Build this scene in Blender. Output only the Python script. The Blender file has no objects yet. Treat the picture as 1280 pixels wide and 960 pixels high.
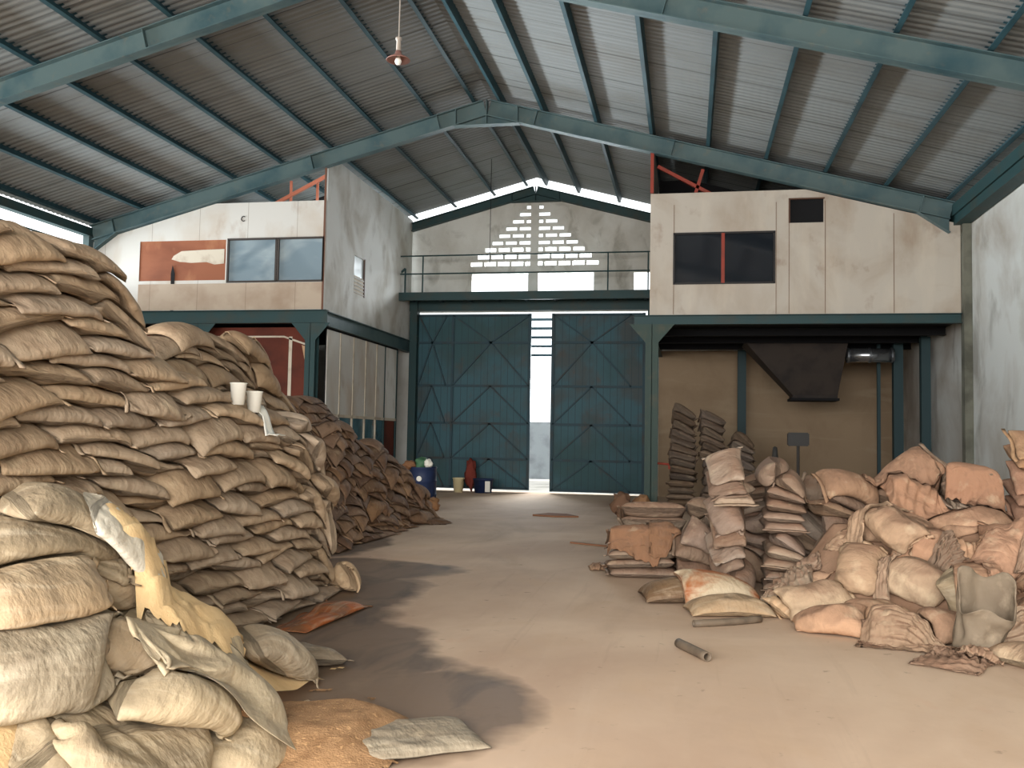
import bpy, bmesh, math, random
import numpy as np
from mathutils import Vector, Matrix, noise

random.seed(7)
SC = bpy.context.scene
COL = SC.collection
R = math.radians

# ------------------------------------------------------------------ helpers
def lin(c):
    return tuple(((v/12.92) if v <= .04045 else ((v+.055)/1.055)**2.4) for v in [x/255 for x in c])

def nd(nt, typ, **kw):
    n = nt.nodes.new(typ)
    for k, v in kw.items():
        if k in n.inputs.keys(): n.inputs[k].default_value = v
        else: setattr(n, k, v)
    return n

class Mat:
    """Small builder: base colour mixed through noise masks, plus bump."""
    def __init__(s, name, col, rough=.85, metal=0., spec=.3):
        s.m = bpy.data.materials.new(name); s.m.use_nodes = True
        s.nt = s.m.node_tree; s.b = s.nt.nodes['Principled BSDF']
        s.b.inputs['Roughness'].default_value = rough
        s.b.inputs['Metallic'].default_value = metal
        s.b.inputs['Specular IOR Level'].default_value = spec
        s.pos = nd(s.nt, 'ShaderNodeNewGeometry').outputs['Position']
        rgb = nd(s.nt, 'ShaderNodeRGB'); rgb.outputs[0].default_value = (*lin(col), 1)
        s.c = rgb.outputs[0]; s.h = None
    def link(s, a, b): s.nt.links.new(a, b)
    def scaled(s, sc, src=None):
        n = nd(s.nt, 'ShaderNodeVectorMath', operation='MULTIPLY')
        s.link(src or s.pos, n.inputs[0]); n.inputs[1].default_value = sc if hasattr(sc, '__len__') else (sc,)*3
        return n.outputs[0]
    def noise(s, sc, detail=4, lo=.4, hi=.6, rough=.55, src=None, dist=0.):
        n = nd(s.nt, 'ShaderNodeTexNoise'); n.inputs['Scale'].default_value = 1; n.inputs['Detail'].default_value = detail
        n.inputs['Roughness'].default_value = rough; n.inputs['Distortion'].default_value = dist
        s.link(s.scaled(sc, src), n.inputs['Vector'])
        r = nd(s.nt, 'ShaderNodeMapRange'); r.inputs['From Min'].default_value = lo; r.inputs['From Max'].default_value = hi
        s.link(n.outputs[0], r.inputs['Value'])
        return r.outputs[0]
    def mul(s, a, b):
        n = nd(s.nt, 'ShaderNodeMath', operation='MULTIPLY')
        s.link(a, n.inputs[0])
        if isinstance(b, (int, float)): n.inputs[1].default_value = b
        else: s.link(b, n.inputs[1])
        return n.outputs[0]
    def mix(s, mask, col, amt=1., mode='MIX'):
        n = nd(s.nt, 'ShaderNodeMix', data_type='RGBA', blend_type=mode)
        m = s.mul(mask, amt)
        s.link(m, n.inputs[0]); s.link(s.c, n.inputs[6])
        if hasattr(col, '__len__'): n.inputs[7].default_value = (*lin(col), 1)
        else: s.link(col, n.inputs[7])
        s.c = n.outputs[2]; return s
    def stain(s, col, sc, lo=.45, hi=.7, amt=1., detail=5, dist=0., src=None):
        return s.mix(s.noise(sc, detail, lo, hi, dist=dist, src=src), col, amt)
    def lines(s, axis, period, width, col, amt=1., off=0.):
        """thin dark joints every `period` metres along a world axis"""
        x = nd(s.nt, 'ShaderNodeSeparateXYZ'); s.link(s.pos, x.inputs[0])
        a = nd(s.nt, 'ShaderNodeMath', operation='ADD'); s.link(x.outputs[axis], a.inputs[0]); a.inputs[1].default_value = 100*period+off
        m = nd(s.nt, 'ShaderNodeMath', operation='MODULO'); s.link(a.outputs[0], m.inputs[0]); m.inputs[1].default_value = period
        l = nd(s.nt, 'ShaderNodeMath', operation='LESS_THAN'); s.link(m.outputs[0], l.inputs[0]); l.inputs[1].default_value = width
        return s.mix(l.outputs[0], col, amt)
    def bump(s, sc, strength=.3, dist=.02, detail=5, src=None):
        n = nd(s.nt, 'ShaderNodeTexNoise'); n.inputs['Scale'].default_value = 1; n.inputs['Detail'].default_value = detail
        s.link(s.scaled(sc, src), n.inputs['Vector'])
        b = nd(s.nt, 'ShaderNodeBump'); b.inputs['Strength'].default_value = strength; b.inputs['Distance'].default_value = dist
        s.link(n.outputs[0], b.inputs['Height'])
        if s.h is not None: s.link(s.h, b.inputs['Normal'])
        s.h = b.outputs[0]; return s
    def done(s):
        s.link(s.c, s.b.inputs['Base Color'])
        if s.h is not None: s.link(s.h, s.b.inputs['Normal'])
        return s.m

class MB:
    def __init__(s): s.v = []; s.f = []
    def add(s, vs, fs):
        o = len(s.v); s.v += [tuple(v) for v in vs]; s.f += [tuple(i+o for i in f) for f in fs]; return s
    def box(s, x0, x1, y0, y1, z0, z1):
        return s.add([(x0,y0,z0),(x1,y0,z0),(x1,y1,z0),(x0,y1,z0),(x0,y0,z1),(x1,y0,z1),(x1,y1,z1),(x0,y1,z1)],
                     [(3,2,1,0),(4,5,6,7),(0,1,5,4),(1,2,6,5),(2,3,7,6),(3,0,4,7)])
    def bar(s, p, q, w, h, up=(0,0,1), side=0., lift=0.):
        """rectangular bar from p to q: w across, h along `up`; `side`/`lift` shift it"""
        p, q, up = Vector(p), Vector(q), Vector(up)
        d = (q-p).normalized(); a = d.cross(up).normalized(); b = a.cross(d).normalized()
        off = a*side + b*lift; vs = []
        for e in (p, q):
            for i, j in ((-1,-1),(1,-1),(1,1),(-1,1)): vs.append(e + off + a*(i*w/2) + b*(j*h/2))
        return s.add(vs, [(3,2,1,0),(4,5,6,7),(0,1,5,4),(1,2,6,5),(2,3,7,6),(3,0,4,7)])
    def tube(s, pts, r, n=8, cap=True):
        pts = [Vector(p) for p in pts]; rs = r if hasattr(r, '__len__') else [r]*len(pts)
        vs = []; fs = []
        for k, p in enumerate(pts):
            d = (pts[min(k+1, len(pts)-1)] - pts[max(k-1, 0)]).normalized()
            a = d.cross(Vector((0,0,1)) if abs(d.z) < .9 else Vector((1,0,0))).normalized(); b = a.cross(d)
            for i in range(n):
                t = 2*math.pi*i/n; vs.append(p + a*(rs[k]*math.cos(t)) + b*(rs[k]*math.sin(t)))
        for k in range(len(pts)-1):
            for i in range(n):
                j = (i+1) % n; fs.append((k*n+i, k*n+j, (k+1)*n+j, (k+1)*n+i))
        if cap: fs += [tuple(range(n))[::-1], tuple((len(pts)-1)*n+i for i in range(n))]
        return s.add(vs, fs)
    def lathe(s, prof, n=24, c=(0,0,0)):
        vs = []; fs = []
        for (r, z) in prof:
            for i in range(n):
                t = 2*math.pi*i/n; vs.append((c[0]+r*math.cos(t), c[1]+r*math.sin(t), c[2]+z))
        for k in range(len(prof)-1):
            for i in range(n):
                j = (i+1) % n; fs.append((k*n+i, k*n+j, (k+1)*n+j, (k+1)*n+i))
        return s.add(vs, fs)
    def prism(s, poly, ext, fn):
        """poly: 2-D outline; fn(a, b, t) -> 3-D, t runs 0..ext"""
        n = len(poly)
        vs = [fn(a, b, 0) for a, b in poly] + [fn(a, b, ext) for a, b in poly]
        fs = [tuple(range(n)), tuple(range(2*n-1, n-1, -1))] + [(i, i+n, (i+1) % n + n, (i+1) % n) for i in range(n)]
        return s.add(vs, fs)
    def build(s, name, mat, parent=None, origin=None, smooth=False, bevel=0.):
        me = bpy.data.meshes.new(name)
        v = np.array(s.v, float)
        if origin is None:
            origin = (0,0,0) if parent is not None else (float((v[:,0].min()+v[:,0].max())/2), float((v[:,1].min()+v[:,1].max())/2), float(v[:,2].min()))
        po = Vector((0,0,0))
        if parent is not None:
            po = Vector(parent.get('_o', (0,0,0)))
        shift = Vector(origin) if parent is None else po
        me.from_pydata([tuple(Vector(p)-shift) for p in s.v], [], s.f)
        bm = bmesh.new(); bm.from_mesh(me); bmesh.ops.recalc_face_normals(bm, faces=bm.faces)
        if bevel: bmesh.ops.bevel(bm, geom=bm.edges[:], offset=bevel, segments=2, affect='EDGES', clamp_overlap=True)
        bm.to_mesh(me); bm.free()
        if smooth: me.polygons.foreach_set('use_smooth', [True]*len(me.polygons))
        me.materials.append(mat)
        o = bpy.data.objects.new(name, me); COL.objects.link(o)
        if parent is not None: o.parent = parent; o['_o'] = tuple(po)
        else: o.location = origin; o['_o'] = tuple(origin)
        return o

def tag(o, label, cat, group=None):
    o['label'] = label; o['category'] = cat
    if group: o['group'] = group
    return o
def struct(o):
    o['kind'] = 'structure'; return o
def empty(name, loc, label, cat, group=None):
    o = bpy.data.objects.new(name, None); COL.objects.link(o); o.location = loc; o['_o'] = tuple(loc)
    o.empty_display_size = .2
    return tag(o, label, cat, group)

def holed(xs, zs, holes, y0, y1, axis='y', zmax=None):
    """wall slab on a grid of break lines with rectangular holes (x0,x1,z0,z1); axis 'y': slab faces y, 'x': faces x"""
    X = sorted(set([round(v, 4) for v in list(xs)+[h[0] for h in holes]+[h[1] for h in holes]]))
    Z = sorted(set([round(v, 4) for v in list(zs)+[h[2] for h in holes]+[h[3] for h in holes]]))
    def hole(i, j):
        if i < 0 or j < 0 or i >= len(X)-1 or j >= len(Z)-1: return True
        cx, cz = (X[i]+X[i+1])/2, (Z[j]+Z[j+1])/2
        return any(h[0] < cx < h[1] and h[2] < cz < h[3] for h in holes)
    P = (lambda x, t, z: (x, t, z)) if axis == 'y' else (lambda x, t, z: (t, x, z))
    m = MB(); idx = {}
    def V(i, j, t):
        k = (i, j, t)
        if k not in idx: idx[k] = len(m.v); m.v.append(P(X[i], (y0, y1)[t], Z[j]))
        return idx[k]
    for i in range(len(X)-1):
        for j in range(len(Z)-1):
            if hole(i, j): continue
            m.f.append((V(i,j,0),V(i+1,j,0),V(i+1,j+1,0),V(i,j+1,0))); m.f.append((V(i,j,1),V(i,j+1,1),V(i+1,j+1,1),V(i+1,j,1)))
            for (a, b, (p, q)) in ((i-1,j,((i,j),(i,j+1))),(i+1,j,((i+1,j),(i+1,j+1))),(i,j-1,((i,j),(i+1,j))),(i,j+1,((i,j+1),(i+1,j+1)))):
                if hole(a, b): m.f.append((V(*p,0),V(*q,0),V(*q,1),V(*p,1)))
    return m

def cut(o, co, no):
    """trim a mesh object by a world plane, keeping the side opposite to `no`, closing the cut"""
    bm = bmesh.new(); bm.from_mesh(o.data)
    c = Vector(co) - o.location
    r = bmesh.ops.bisect_plane(bm, geom=bm.verts[:]+bm.edges[:]+bm.faces[:], plane_co=c, plane_no=Vector(no), clear_outer=True)
    bmesh.ops.holes_fill(bm, edges=[e for e in bm.edges if e.is_boundary], sides=0)
    bmesh.ops.recalc_face_normals(bm, faces=bm.faces)
    bm.to_mesh(o.data); bm.free()

# ------------------------------------------------------------------ dimensions (metres; camera stands at x=0, y=0)
XR, HS = -4.435, 9.48             # ridge line, half span
HP, SL = 8.70, .2688              # underside of rafters at the ridge, roof slope
XW = 5.54                         # right wall
XL = XR - HS - .35                # left wall
FR = [-.27, 6.45, 13.18, 19.90]   # rafter frames
YG = 26.77                        # gable wall
YB = -6.5                         # open end behind the camera
def zr(x, add=0.): return HP - SL*abs(x-XR) + add

# ------------------------------------------------------------------ materials
teal = Mat('teal_paint', (86,105,106), .5).stain((40,74,84), 1.3, .45, .7, .8).stain((120,112,96), 5, .6, .75, .4).bump(30, .1, .004).done()
dteal = Mat('dark_green_steel', (38,66,68), .55).stain((66,62,50), 2.5, .5, .75, .6).done()
purl = Mat('purlin_paint', (46,76,84), .55).stain((30,52,58), 2, .45, .7, .7).done()
roofm = Mat('roof_sheet', (130,134,134), .6, .0, .3)
roofm.stain((104,98,88), (.5,.9,.5), .45, .75, .5).lines(1, .815, .03, (70,70,68), .55).lines(1, 1.63, .035, (40,42,42), .6, .4)
roofm = roofm.done()
conc = Mat('plaster_wall', (212,212,206), .9).stain((168,162,150), (.7,.7,.5), .42, .68, .7, 6).stain((118,112,98), (1.8,1.8,1.1), .55, .72, .6, 7, .6).bump(9, .25, .02).done()
concr = Mat('stained_plaster', (200,202,198), .9).stain((142,126,108), (.35,.5,.45), .45, .66, .65, 6, .4).stain((112,104,92), (1.2,1.3,.7), .56, .74, .6, 7, .5).bump(8, .25, .02).done()
concb = Mat('tan_plaster', (150,130,106), .92).stain((128,108,86), (.8,.8,.6), .45, .66, .7, 7, .8).stain((170,154,130), (.4,.4,2.2), .55, .75, .5, 6, 1.2).bump(9, .3, .02).done()
ply = Mat('white_panel', (206,204,198), .7).stain((176,150,120), (.9,.9,.5), .48, .72, .55, 6, .4).stain((146,110,78), (2.2,2.2,1.2), .6, .78, .5, 6).lines(0, 1.22, .012, (120,104,86), .6, .33).done()
plyr = Mat('stained_panel', (190,182,170), .75).stain((156,134,112), (.8,.8,.7), .46, .7, .65, 6, .5).stain((126,86,62), (2.1,2.1,1.6), .6, .76, .55, 6).stain((206,196,180), (2.5,2.5,.5), .5, .7, .5).done()
sidep = Mat('grey_panel', (226,226,222), .75).stain((176,168,154), (.9,.9,.6), .45, .66, .75, 7, .6).stain((132,120,104), (2,2,1.3), .6, .77, .5, 7).bump(7, .2, .02).done()
brownply = Mat('brown_board', (146,88,60), .7).stain((120,66,42), (.8,.8,1.4), .45, .68, .8, 5).stain((196,140,100), (1.2,1,.7), .55, .7, .5).done()
redply = Mat('red_brown_board', (104,50,36), .75).stain((70,36,28), (1,1,1.4), .45, .65, .7).done()
batten = Mat('white_batten', (206,196,178), .7).stain((150,126,104), 3, .5, .7, .6).done()
redox = Mat('red_oxide', (150,62,48), .6).stain((110,60,46), 4, .5, .7, .6).done()
dark = Mat('dark_void', (22,22,24), .9).done()  # near-black; puts shade into the colour of deck undersides and opening backs
glass = Mat('reflection_tint_pane', (132,150,160), .12, 0, .8).stain((176,188,192), (.9,.9,1.6), .45, .65, .6, 3, .8).stain((96,116,128), (.6,.6,1.), .5, .6, .6, 2, .6).done()  # pale blue reflection with darker patches painted into the glass colour
tealglass = Mat('teal_pane', (70,110,122), .25, 0, .6).stain((50,80,90), 1.5, .45, .65).done()
gatem = Mat('gate_sheet', (52,88,98), .6).stain((64,66,64), (1.1,1.1,.9), .47, .66, .75, 5, .4).stain((36,70,72), (.5,.5,.5), .45, .6, .7).stain((84,64,54), (2.2,2.2,1.6), .6, .76, .6).lines(0, .2, .02, (30,52,60), .6).done()
gatef = Mat('gate_frame', (40,66,76), .6).stain((58,54,48), 2, .5, .7, .7).done()
concgrey = Mat('grey_render', (150,156,160), .9).stain((120,124,128), 1.2, .45, .65).done()

# floor: dusty concrete with a wet patch along the left stacks
fm = Mat('dusty_floor', (212,186,160), .8, 0, .3)
fm.stain((170,138,114), (.35,.3,1), .42, .66, .75, 7, .4).stain((200,170,140), (1.6,1.1,1), .5, .72, .6, 7, .5).stain((150,124,102), (.55,.22,1), .56, .74, .6, 6, .6).stain((196,128,88), (.9,.5,1), .66, .78, .35, 5)
fm.stain((128,104,86), (7,7,1), .66, .74, .5, 4).stain((222,200,176), (4,.3,1), .56, .76, .2, 5, .3).stain((150,122,100), (8,.45,1), .62, .78, .22, 4, .5)
def blob(m, cx, cy, rx, ry, n):
    s = nd(m.nt, 'ShaderNodeVectorMath', operation='SUBTRACT'); m.link(m.pos, s.inputs[0]); s.inputs[1].default_value = (cx, cy, 0)
    q = nd(m.nt, 'ShaderNodeVectorMath', operation='MULTIPLY'); m.link(s.outputs[0], q.inputs[0]); q.inputs[1].default_value = (1/rx, 1/ry, 0)
    l = nd(m.nt, 'ShaderNodeVectorMath', operation='LENGTH'); m.link(q.outputs[0], l.inputs[0])
    a = nd(m.nt, 'ShaderNodeMath', operation='ADD'); m.link(l.outputs['Value'], a.inputs[0]); m.link(n, a.inputs[1])
    r = nd(m.nt, 'ShaderNodeMapRange'); r.inputs['From Min'].default_value = 1.12; r.inputs['From Max'].default_value = .98
    m.link(a.outputs[0], r.inputs['Value']); return r.outputs[0]
def vmax(m, a, b):
    n = nd(m.nt, 'ShaderNodeMath', operation='MAXIMUM'); m.link(a, n.inputs[0]); m.link(b, n.inputs[1]); return n.outputs[0]
wob = fm.mul(fm.noise(1.1, 4, 0, 1), .55)
w = None
for b in [(-4.0,10.7,1.75,1.15),(-4.0,9.0,1.75,2.2),(-3.6,7.4,1.55,1.9),(-2.6,6.0,1.35,1.35),(-1.85,5.35,1.3,1.3),(-3.0,6.6,1.5,1.5),(-5.1,12.8,1.0,2.4)]:
    k = blob(fm, *b, wob); w = k if w is None else vmax(fm, w, k)
fm.mix(w, (98,77,58), .88).mix(fm.mul(w, fm.noise((2.2,1.0,1), 5, .5, .66, dist=.8)), (66,56,48), .6).mix(fm.mul(w, fm.noise((1.6,.8,1), 4, .55, .7, dist=.5)), (150,128,100), .5)
rr = nd(fm.nt, 'ShaderNodeMapRange'); rr.inputs['To Min'].default_value = .8; rr.inputs['To Max'].default_value = .62
fm.link(w, rr.inputs['Value']); fm.link(rr.outputs[0], fm.b.inputs['Roughness'])
fm.bump((6,6,6), .25, .01).bump((1.2,1.2,1), .2, .03)
floorm = fm.done()

# ------------------------------------------------------------------ shell
m = MB(); m.box(XL-.2, XW+.3, YB, YG+.2, -.2, 0); struct(m.build('floor', floorm))
m = MB(); m.box(-60, 45, -45, 75, -.5, -.21)
struct(m.build('ground', Mat('yard_concrete', (206,200,190), .9).stain((170,164,154), .6, .45, .65).done()))

# roof sheets, corrugated along the slope
def roof(name, side):
    ys = np.arange(YB-1, YG+.06, .038); pts = []
    prof = [0, .014, .014, 0]
    x0, x1 = XR, XR + side*(HS+.5)
    m = MB(); n = len(ys)
    for k, y in enumerate(ys):
        h = prof[k % 4]
        for x in (x0, x1):
            m.v.append((x, y, zr(x, .55)+h)); 
        for x in (x0, x1): m.v.append((x, y, zr(x, .556)+h))
    for k in range(n-1):
        a, b = 4*k, 4*k+4
        m.f += [(a, a+1, b+1, b), (a+2, b+2, b+3, a+3), (a+1, a+3, b+3, b+1), (a, b, b+2, a+2)]
    return struct(m.build(name, roofm))
roof('ceiling_left', -1); roof('ceiling_right', 1)
m = MB(); m.bar((XR, YB-1, zr(XR,.585)), (XR, YG+.06, zr(XR,.585)), .5, .012); struct(m.build('ridge_trim', roofm))

# rafters
def rafter(y, gable=False):
    d = .24 if gable else .36
    m = MB()
    for s in (-1, 1):
        a = Vector((XR, y, HP)); b = Vector((XR + s*(HS + .1), y, zr(XR+HS+.1)))
        n = Vector((s*SL, 0, 1)).normalized()
        off = lambda t: n*t
        m.bar(a+off(d/2), b+off(d/2), .014, d, n)
        m.bar(a+off(.008), b+off(.008), .2, .016, n); m.bar(a+off(d-.008), b+off(d-.008), .2, .016, n)
        if not gable:
            for t in (.11, .42, .94):
                p = a.lerp(b, t); m.bar(p+off(.01), p+off(d-.01), .18, .014, (s,0,0))
            # eave haunch
            e0, e1 = a.lerp(b, .935), b
            z2 = e1.z - .27
            m.prism([(e0.x, e0.z), (e1.x, e1.z), (e1.x, z2)], .014, lambda p, q, t: (p, y-.007+t, q))
            m.bar(e0, (e1.x, y, z2), .2, .016)
    # peak haunch plate with a level lower flange
    hw = .74; zb = zr(XR+hw)
    m.prism([(XR-hw, zb), (XR+hw, zb), (XR, HP+.02)], .014, lambda p, q, t: (p, y-.007+t, q))
    m.bar((XR-hw, y, zb), (XR+hw, y, zb), .2, .016)
    for dx in (-.7, 0, .7): m.bar((XR+dx, y, zb), (XR+dx, y, zr(XR+dx, d)), .19, .014, (1,0,0))
    return struct(m.build('rafter_beam', teal if not gable else dteal))
for y in FR: rafter(y)
rafter(YG-.12, True)

# purlins: lipped channels on top of the rafters
DP = [.22] + [1.185*k for k in range(1, 9)]
for s in (-1, 1):
    n = Vector((s*SL, 0, 1)).normalized()
    for k, dd in enumerate(DP):
        x = XR + s*dd; m = MB()
        a, b = Vector((x, YB-.6, zr(x))), Vector((x, YG+.06, zr(x)))
        lo, hi = .375, .548
        # web plus two flanges
        sd = .03*s
        for (w_, h_, cx, cz) in ((.006, hi-lo, 0, (lo+hi)/2), (.07, .006, .035, lo+.003), (.07, .006, .035, hi-.003), (.006, .022, .07, lo+.012)):
            t = Vector((s, 0, -SL)).normalized()
            o_ = n*cz - t*cx
            m.bar(a+o_, b+o_, w_, h_, n)
        struct(m.build('purlin_beam', purl))
# sag rods across the purlins
# eave gutter beams
m = MB(); m.box(XW-.30, XW-.02, YB, YG, 6.02, 6.30); m.box(XW-.34, XW-.28, YB, YG, 6.20, 6.42); struct(m.build('eave_trim_right', dteal))
m = MB(); m.box(XL+.02, XL+.20, YB, YG, 6.22, 6.42); struct(m.build('eave_trim_left', dteal))

# walls
m = holed([YB, YG+.15], [0, 6.3], [], XW, XW+.15, 'x'); struct(m.build('wall_right', concr))
m = MB(); m.box(XL-.15, XL, YB, YG, 0, 4.7); struct(m.build('wall_left', conc))
holes = [(-8.0, -1.15, 0, 5.27), (-6.33, -4.64, 5.87, 6.40), (-4.34, -2.71, 5.87, 6.40), (-1.56, .1, 5.87, 6.40), (-8.9, -8.3, 5.87, 6.40)]
cx = -4.47
for i in range(9):
    zc = 8.375 - .211*i; tot = .205*(i+1); w_ = 0
    first = .205 if i % 2 == 0 else .41
    x = 0
    while x < tot - .02:
        step = first if x == 0 else .41
        for s in (-1, 1):
            a, b = cx + s*(.115 + x), cx + s*(.115 + x + step - .065)
            holes.append((min(a, b), max(a, b), zc-.06, zc+.06))
        x += step
gw = struct(holed([XL, XW+.1], [0, 9.3], holes, YG, YG+.15).build('wall_back', conc))
for s in (-1, 1):
    cut(gw, (XR, YG, HP+.06), (s*SL, 0, 1))
# side frame columns
for y in FR[2:]:
    m = MB(); m.box(XW-.16, XW-.005, y-.11, y+.11, 0, 6.1); struct(m.build('column_right', Mat('column_grey%d' % int(y), (112,112,100), .7).stain((84,84,74), 2, .45, .65).done()))
    m = MB(); m.box(XL+.02, XL+.18, y-.1, y+.1, 0, 6.3); struct(m.build('column_left', teal))
# rails in the open slot under the left eave
for z in (5.55, 5.95):
    m = MB(); m.tube([(XL+.1, YB, z), (XL+.1, YG, z)], .02, 6); struct(m.build('eave_rail_trim', dteal))

# ------------------------------------------------------------------ left office on its deck
YF = 19.95; XO = -8.17
win = [(-10.55, -9.37, 5.09, 6.07), (-9.30, -8.22, 5.09, 6.07)]
m = holed([XL+.2, -11.7, XO], [4.42, 6.94], win+[(-12.83, -10.62, 5.13, 6.08)], YF, YF+.06)
wl = m.build('wall_office_front_left', ply); struct(wl)
cut(wl, (XR, YF, HP-.02), (-SL, 0, 1))
m = MB(); m.box(-12.83, -10.62, YF+.012, YF+.05, 5.13, 6.08); m.build('brown_board', brownply, wl)
m = MB(); m.box(-12.83, XO-.05, YF-.012, YF-.001, 4.43, 5.05); m.build('lower_board', Mat('lower_board', (182,166,148), .75).stain((140,114,92), (.8,.8,.9), .46, .68, .7, 6).lines(0, 1.22, .012, (110,92,76), .6, .33).done(), wl)
# torn strip showing white behind the brown board
poly = [(-11.95,5.72),(-11.75,5.83),(-11.2,5.85),(-10.66,5.86),(-10.66,5.52),(-10.9,5.5),(-11.1,5.56),(-11.5,5.55),(-11.8,5.58),(-12.0,5.64)]
m = MB(); m.prism(poly, .012, lambda a, b, t: (a, YF+.002+t, b)); m.build('torn_patch', batten, wl)
m = MB(); m.prism([(-11.98,4.42),(-11.9,4.42),(-11.9,5.3),(-11.96,5.5),(-12.0,5.3)], .006, lambda a, b, t: (a, YF-.007+t, b)); m.build('dark_streak', dark, wl)
pts = [(-10.2+.055*math.cos(R(t)), YF-.004, 6.56+.055*math.sin(R(t))) for t in range(50, 320, 20)]
m = MB(); m.tube(pts, .012, 6); m.build('round_mark', dark, wl)
# panel edge trims
m = MB(); m.box(XO-.05, XO-.005, YF-.02, YF-.001, 4.42, 7.7); m.build('corner_strip', Mat('corner_brown', (110,76,60), .7).done(), wl)
for i, (a, b, c, d) in enumerate(win):
    w_ = MB(); e = .03
    w_.box(a-e, b+e, YF-.02, YF+.07, c-e, c+.015); w_.box(a-e, b+e, YF-.02, YF+.07, d-.015, d+e)
    w_.box(a-e, a+.015, YF-.02, YF+.07, c, d); w_.box(b-.015, b+e, YF-.02, YF+.07, c, d)
    o = struct(w_.build('window_%d' % (i+1), Mat('window_frame%d' % i, (64,58,54) , .6).done()))
    g = MB(); g.box(a+.01, b-.01, YF+.02, YF+.028, c+.01, d-.01); g.build('window_pane', glass, o)
m = MB(); m.box(-8.62, -8.28, YF-.0, YF+.015, 5.1, 5.36)
# side wall with small window
m = holed([YF+.06, 26.7], [4.40, 8.3], [(21.85, 22.6, 5.1, 6.05)], XO-.06, XO, 'x')
sw = struct(m.build('wall_office_side_left', sidep))
cut(sw, (XR, YF, HP+.34), (-SL, 0, 1))
m = MB(); m.box(XO-.055, XO-.01, 21.85, 22.6, 5.1, 5.55); o = struct(m.build('window_3', batten))
m = MB(); m.box(XO-.05, XO-.03, 21.85, 22.6, 5.55, 6.05); m.build('window_pane', Mat('pale_pane', (225,235,238), .2).done(), o)
for k in range(5):
    m = MB(); m.box(XO-.02, XO+.005, 21.85, 22.6, 5.12+.09*k, 5.15+.09*k); m.build('louvre_strip', sidep, o)
m = MB(); m.box(XO-.02, XO+.01, 22.57, 22.62, 5.08, 6.07); m.build('window_jamb', Mat('jamb_brown', (92,70,60), .7).done(), o)
# deck and its beams
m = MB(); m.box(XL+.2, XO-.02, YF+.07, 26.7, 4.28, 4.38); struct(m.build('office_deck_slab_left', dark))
def ibeam(p, q, w, h, up=(0,0,1)):
    m = MB(); m.bar(p, q, .012, h, up); m.bar(p, q, w, .014, up, lift=h/2-.007); m.bar(p, q, w, .014, up, lift=-h/2+.007); return m
struct(ibeam((XL+.2, YF, 4.26), (XO+.1, YF, 4.26), .18, .3).build('deck_beam_front_left', dteal))
struct(ibeam((XO, YF+.1, 4.22), (XO, 26.7, 4.22), .2, .34).build('deck_beam_side_left', teal))
def post(x, y, z0, z1, w, name, mat, gus=.45, sides=(-1, 1)):
    m = MB()
    m.box(x-w/2, x+w/2, y-w/2, y-w/2+.014, z0, z1); m.box(x-w/2, x+w/2, y+w/2-.014, y+w/2, z0, z1); m.box(x-.007, x+.007, y-w/2, y+w/2, z0, z1)
    m.box(x-w/2-.05, x+w/2+.05, y-w/2-.05, y+w/2+.05, z0, z0+.02)
    for s in sides:
        m.prism([(s*w/2*.6, z1), (s*(w/2+gus*.75), z1), (s*w/2*.6, z1-gus)], .014, lambda a, b, t: (x+a, y-w/2-.002+t, b))
    return struct(m.build(name, mat))
post(-8.42, YF, 0, 4.10, .24, 'deck_column_left', dteal)
post(-11.2, YF, 0, 4.10, .2, 'deck_column_left', dteal)
# boarded front under the deck
yb = 20.5
m = holed([XL+.2, -9.0, -8.55], [0, 4.08], [(-11.6, -10.35, 3.3, 3.83)], yb, yb+.04); lb = struct(m.build('wall_under_office_left', redply))
m = MB(); m.box(-11.6, -10.35, yb+.5, yb+.52, 3.2, 3.9); m.build('dark_inner', dark, lb)
for (a, b, c, d) in ((-13.9,-9.35,3.84,3.88),(-11.64,-11.58,2,3.86),(-10.36,-10.29,2,3.86),(-9.22,-9.14,2,3.86),(-8.6,-8.53,0,3.6)):
    m = MB(); m.box(a, b, yb-.02, yb-.001, c, d); m.build('batten', batten, lb)
m = MB(); m.bar((-9.35, yb-.01, 3.86), (-8.56, yb-.01, 3.6), .02, .04, (0,0,1)); m.build('batten', batten, lb)
poly = [(-8.9,3.66),(-8.57,3.56),(-8.57,1.9),(-8.7,2.5),(-8.66,2.9),(-8.78,3.0),(-8.82,3.3)]
m = MB(); m.prism(poly, .01, lambda a, b, t: (a, yb-.012+t, b)); m.build('torn_patch', Mat('bare_board', (196,160,126), .8).done(), lb)
# side under the deck: white boards over teal panes
us = struct(holed([YF+.3, 25.6], [0, 4.05], [(YF+.6, 25.4, .6, 2.0)], XO-.05, XO-.01, 'x').build('wall_under_office_side', dark))
ys = [20.2, 21.05, 21.95, 22.85, 23.7, 24.4, 25.45]
for k in range(6):
    m = MB(); m.box(XO-.012, XO+.006, ys[k]+.03, ys[k+1]-.03, 2.06, 4.0); m.build('white_board', sidep if k == 5 else ply, us)
    m = MB(); m.box(XO-.04, XO-.02, ys[k]+.03, ys[k+1]-.03, .6, 2.0); m.build('teal_pane', tealglass if k < 5 else redply, us)
    m = MB(); m.box(XO-.015, XO+.02, ys[k+1]-.03, ys[k+1]+.03, .0, 4.0); m.build('mullion', batten if k < 4 else dteal, us)
m = MB(); m.box(XO-.015, XO+.02, YF+.6, 25.45, 1.99, 2.06); m.build('sill_rail', batten, us)
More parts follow.
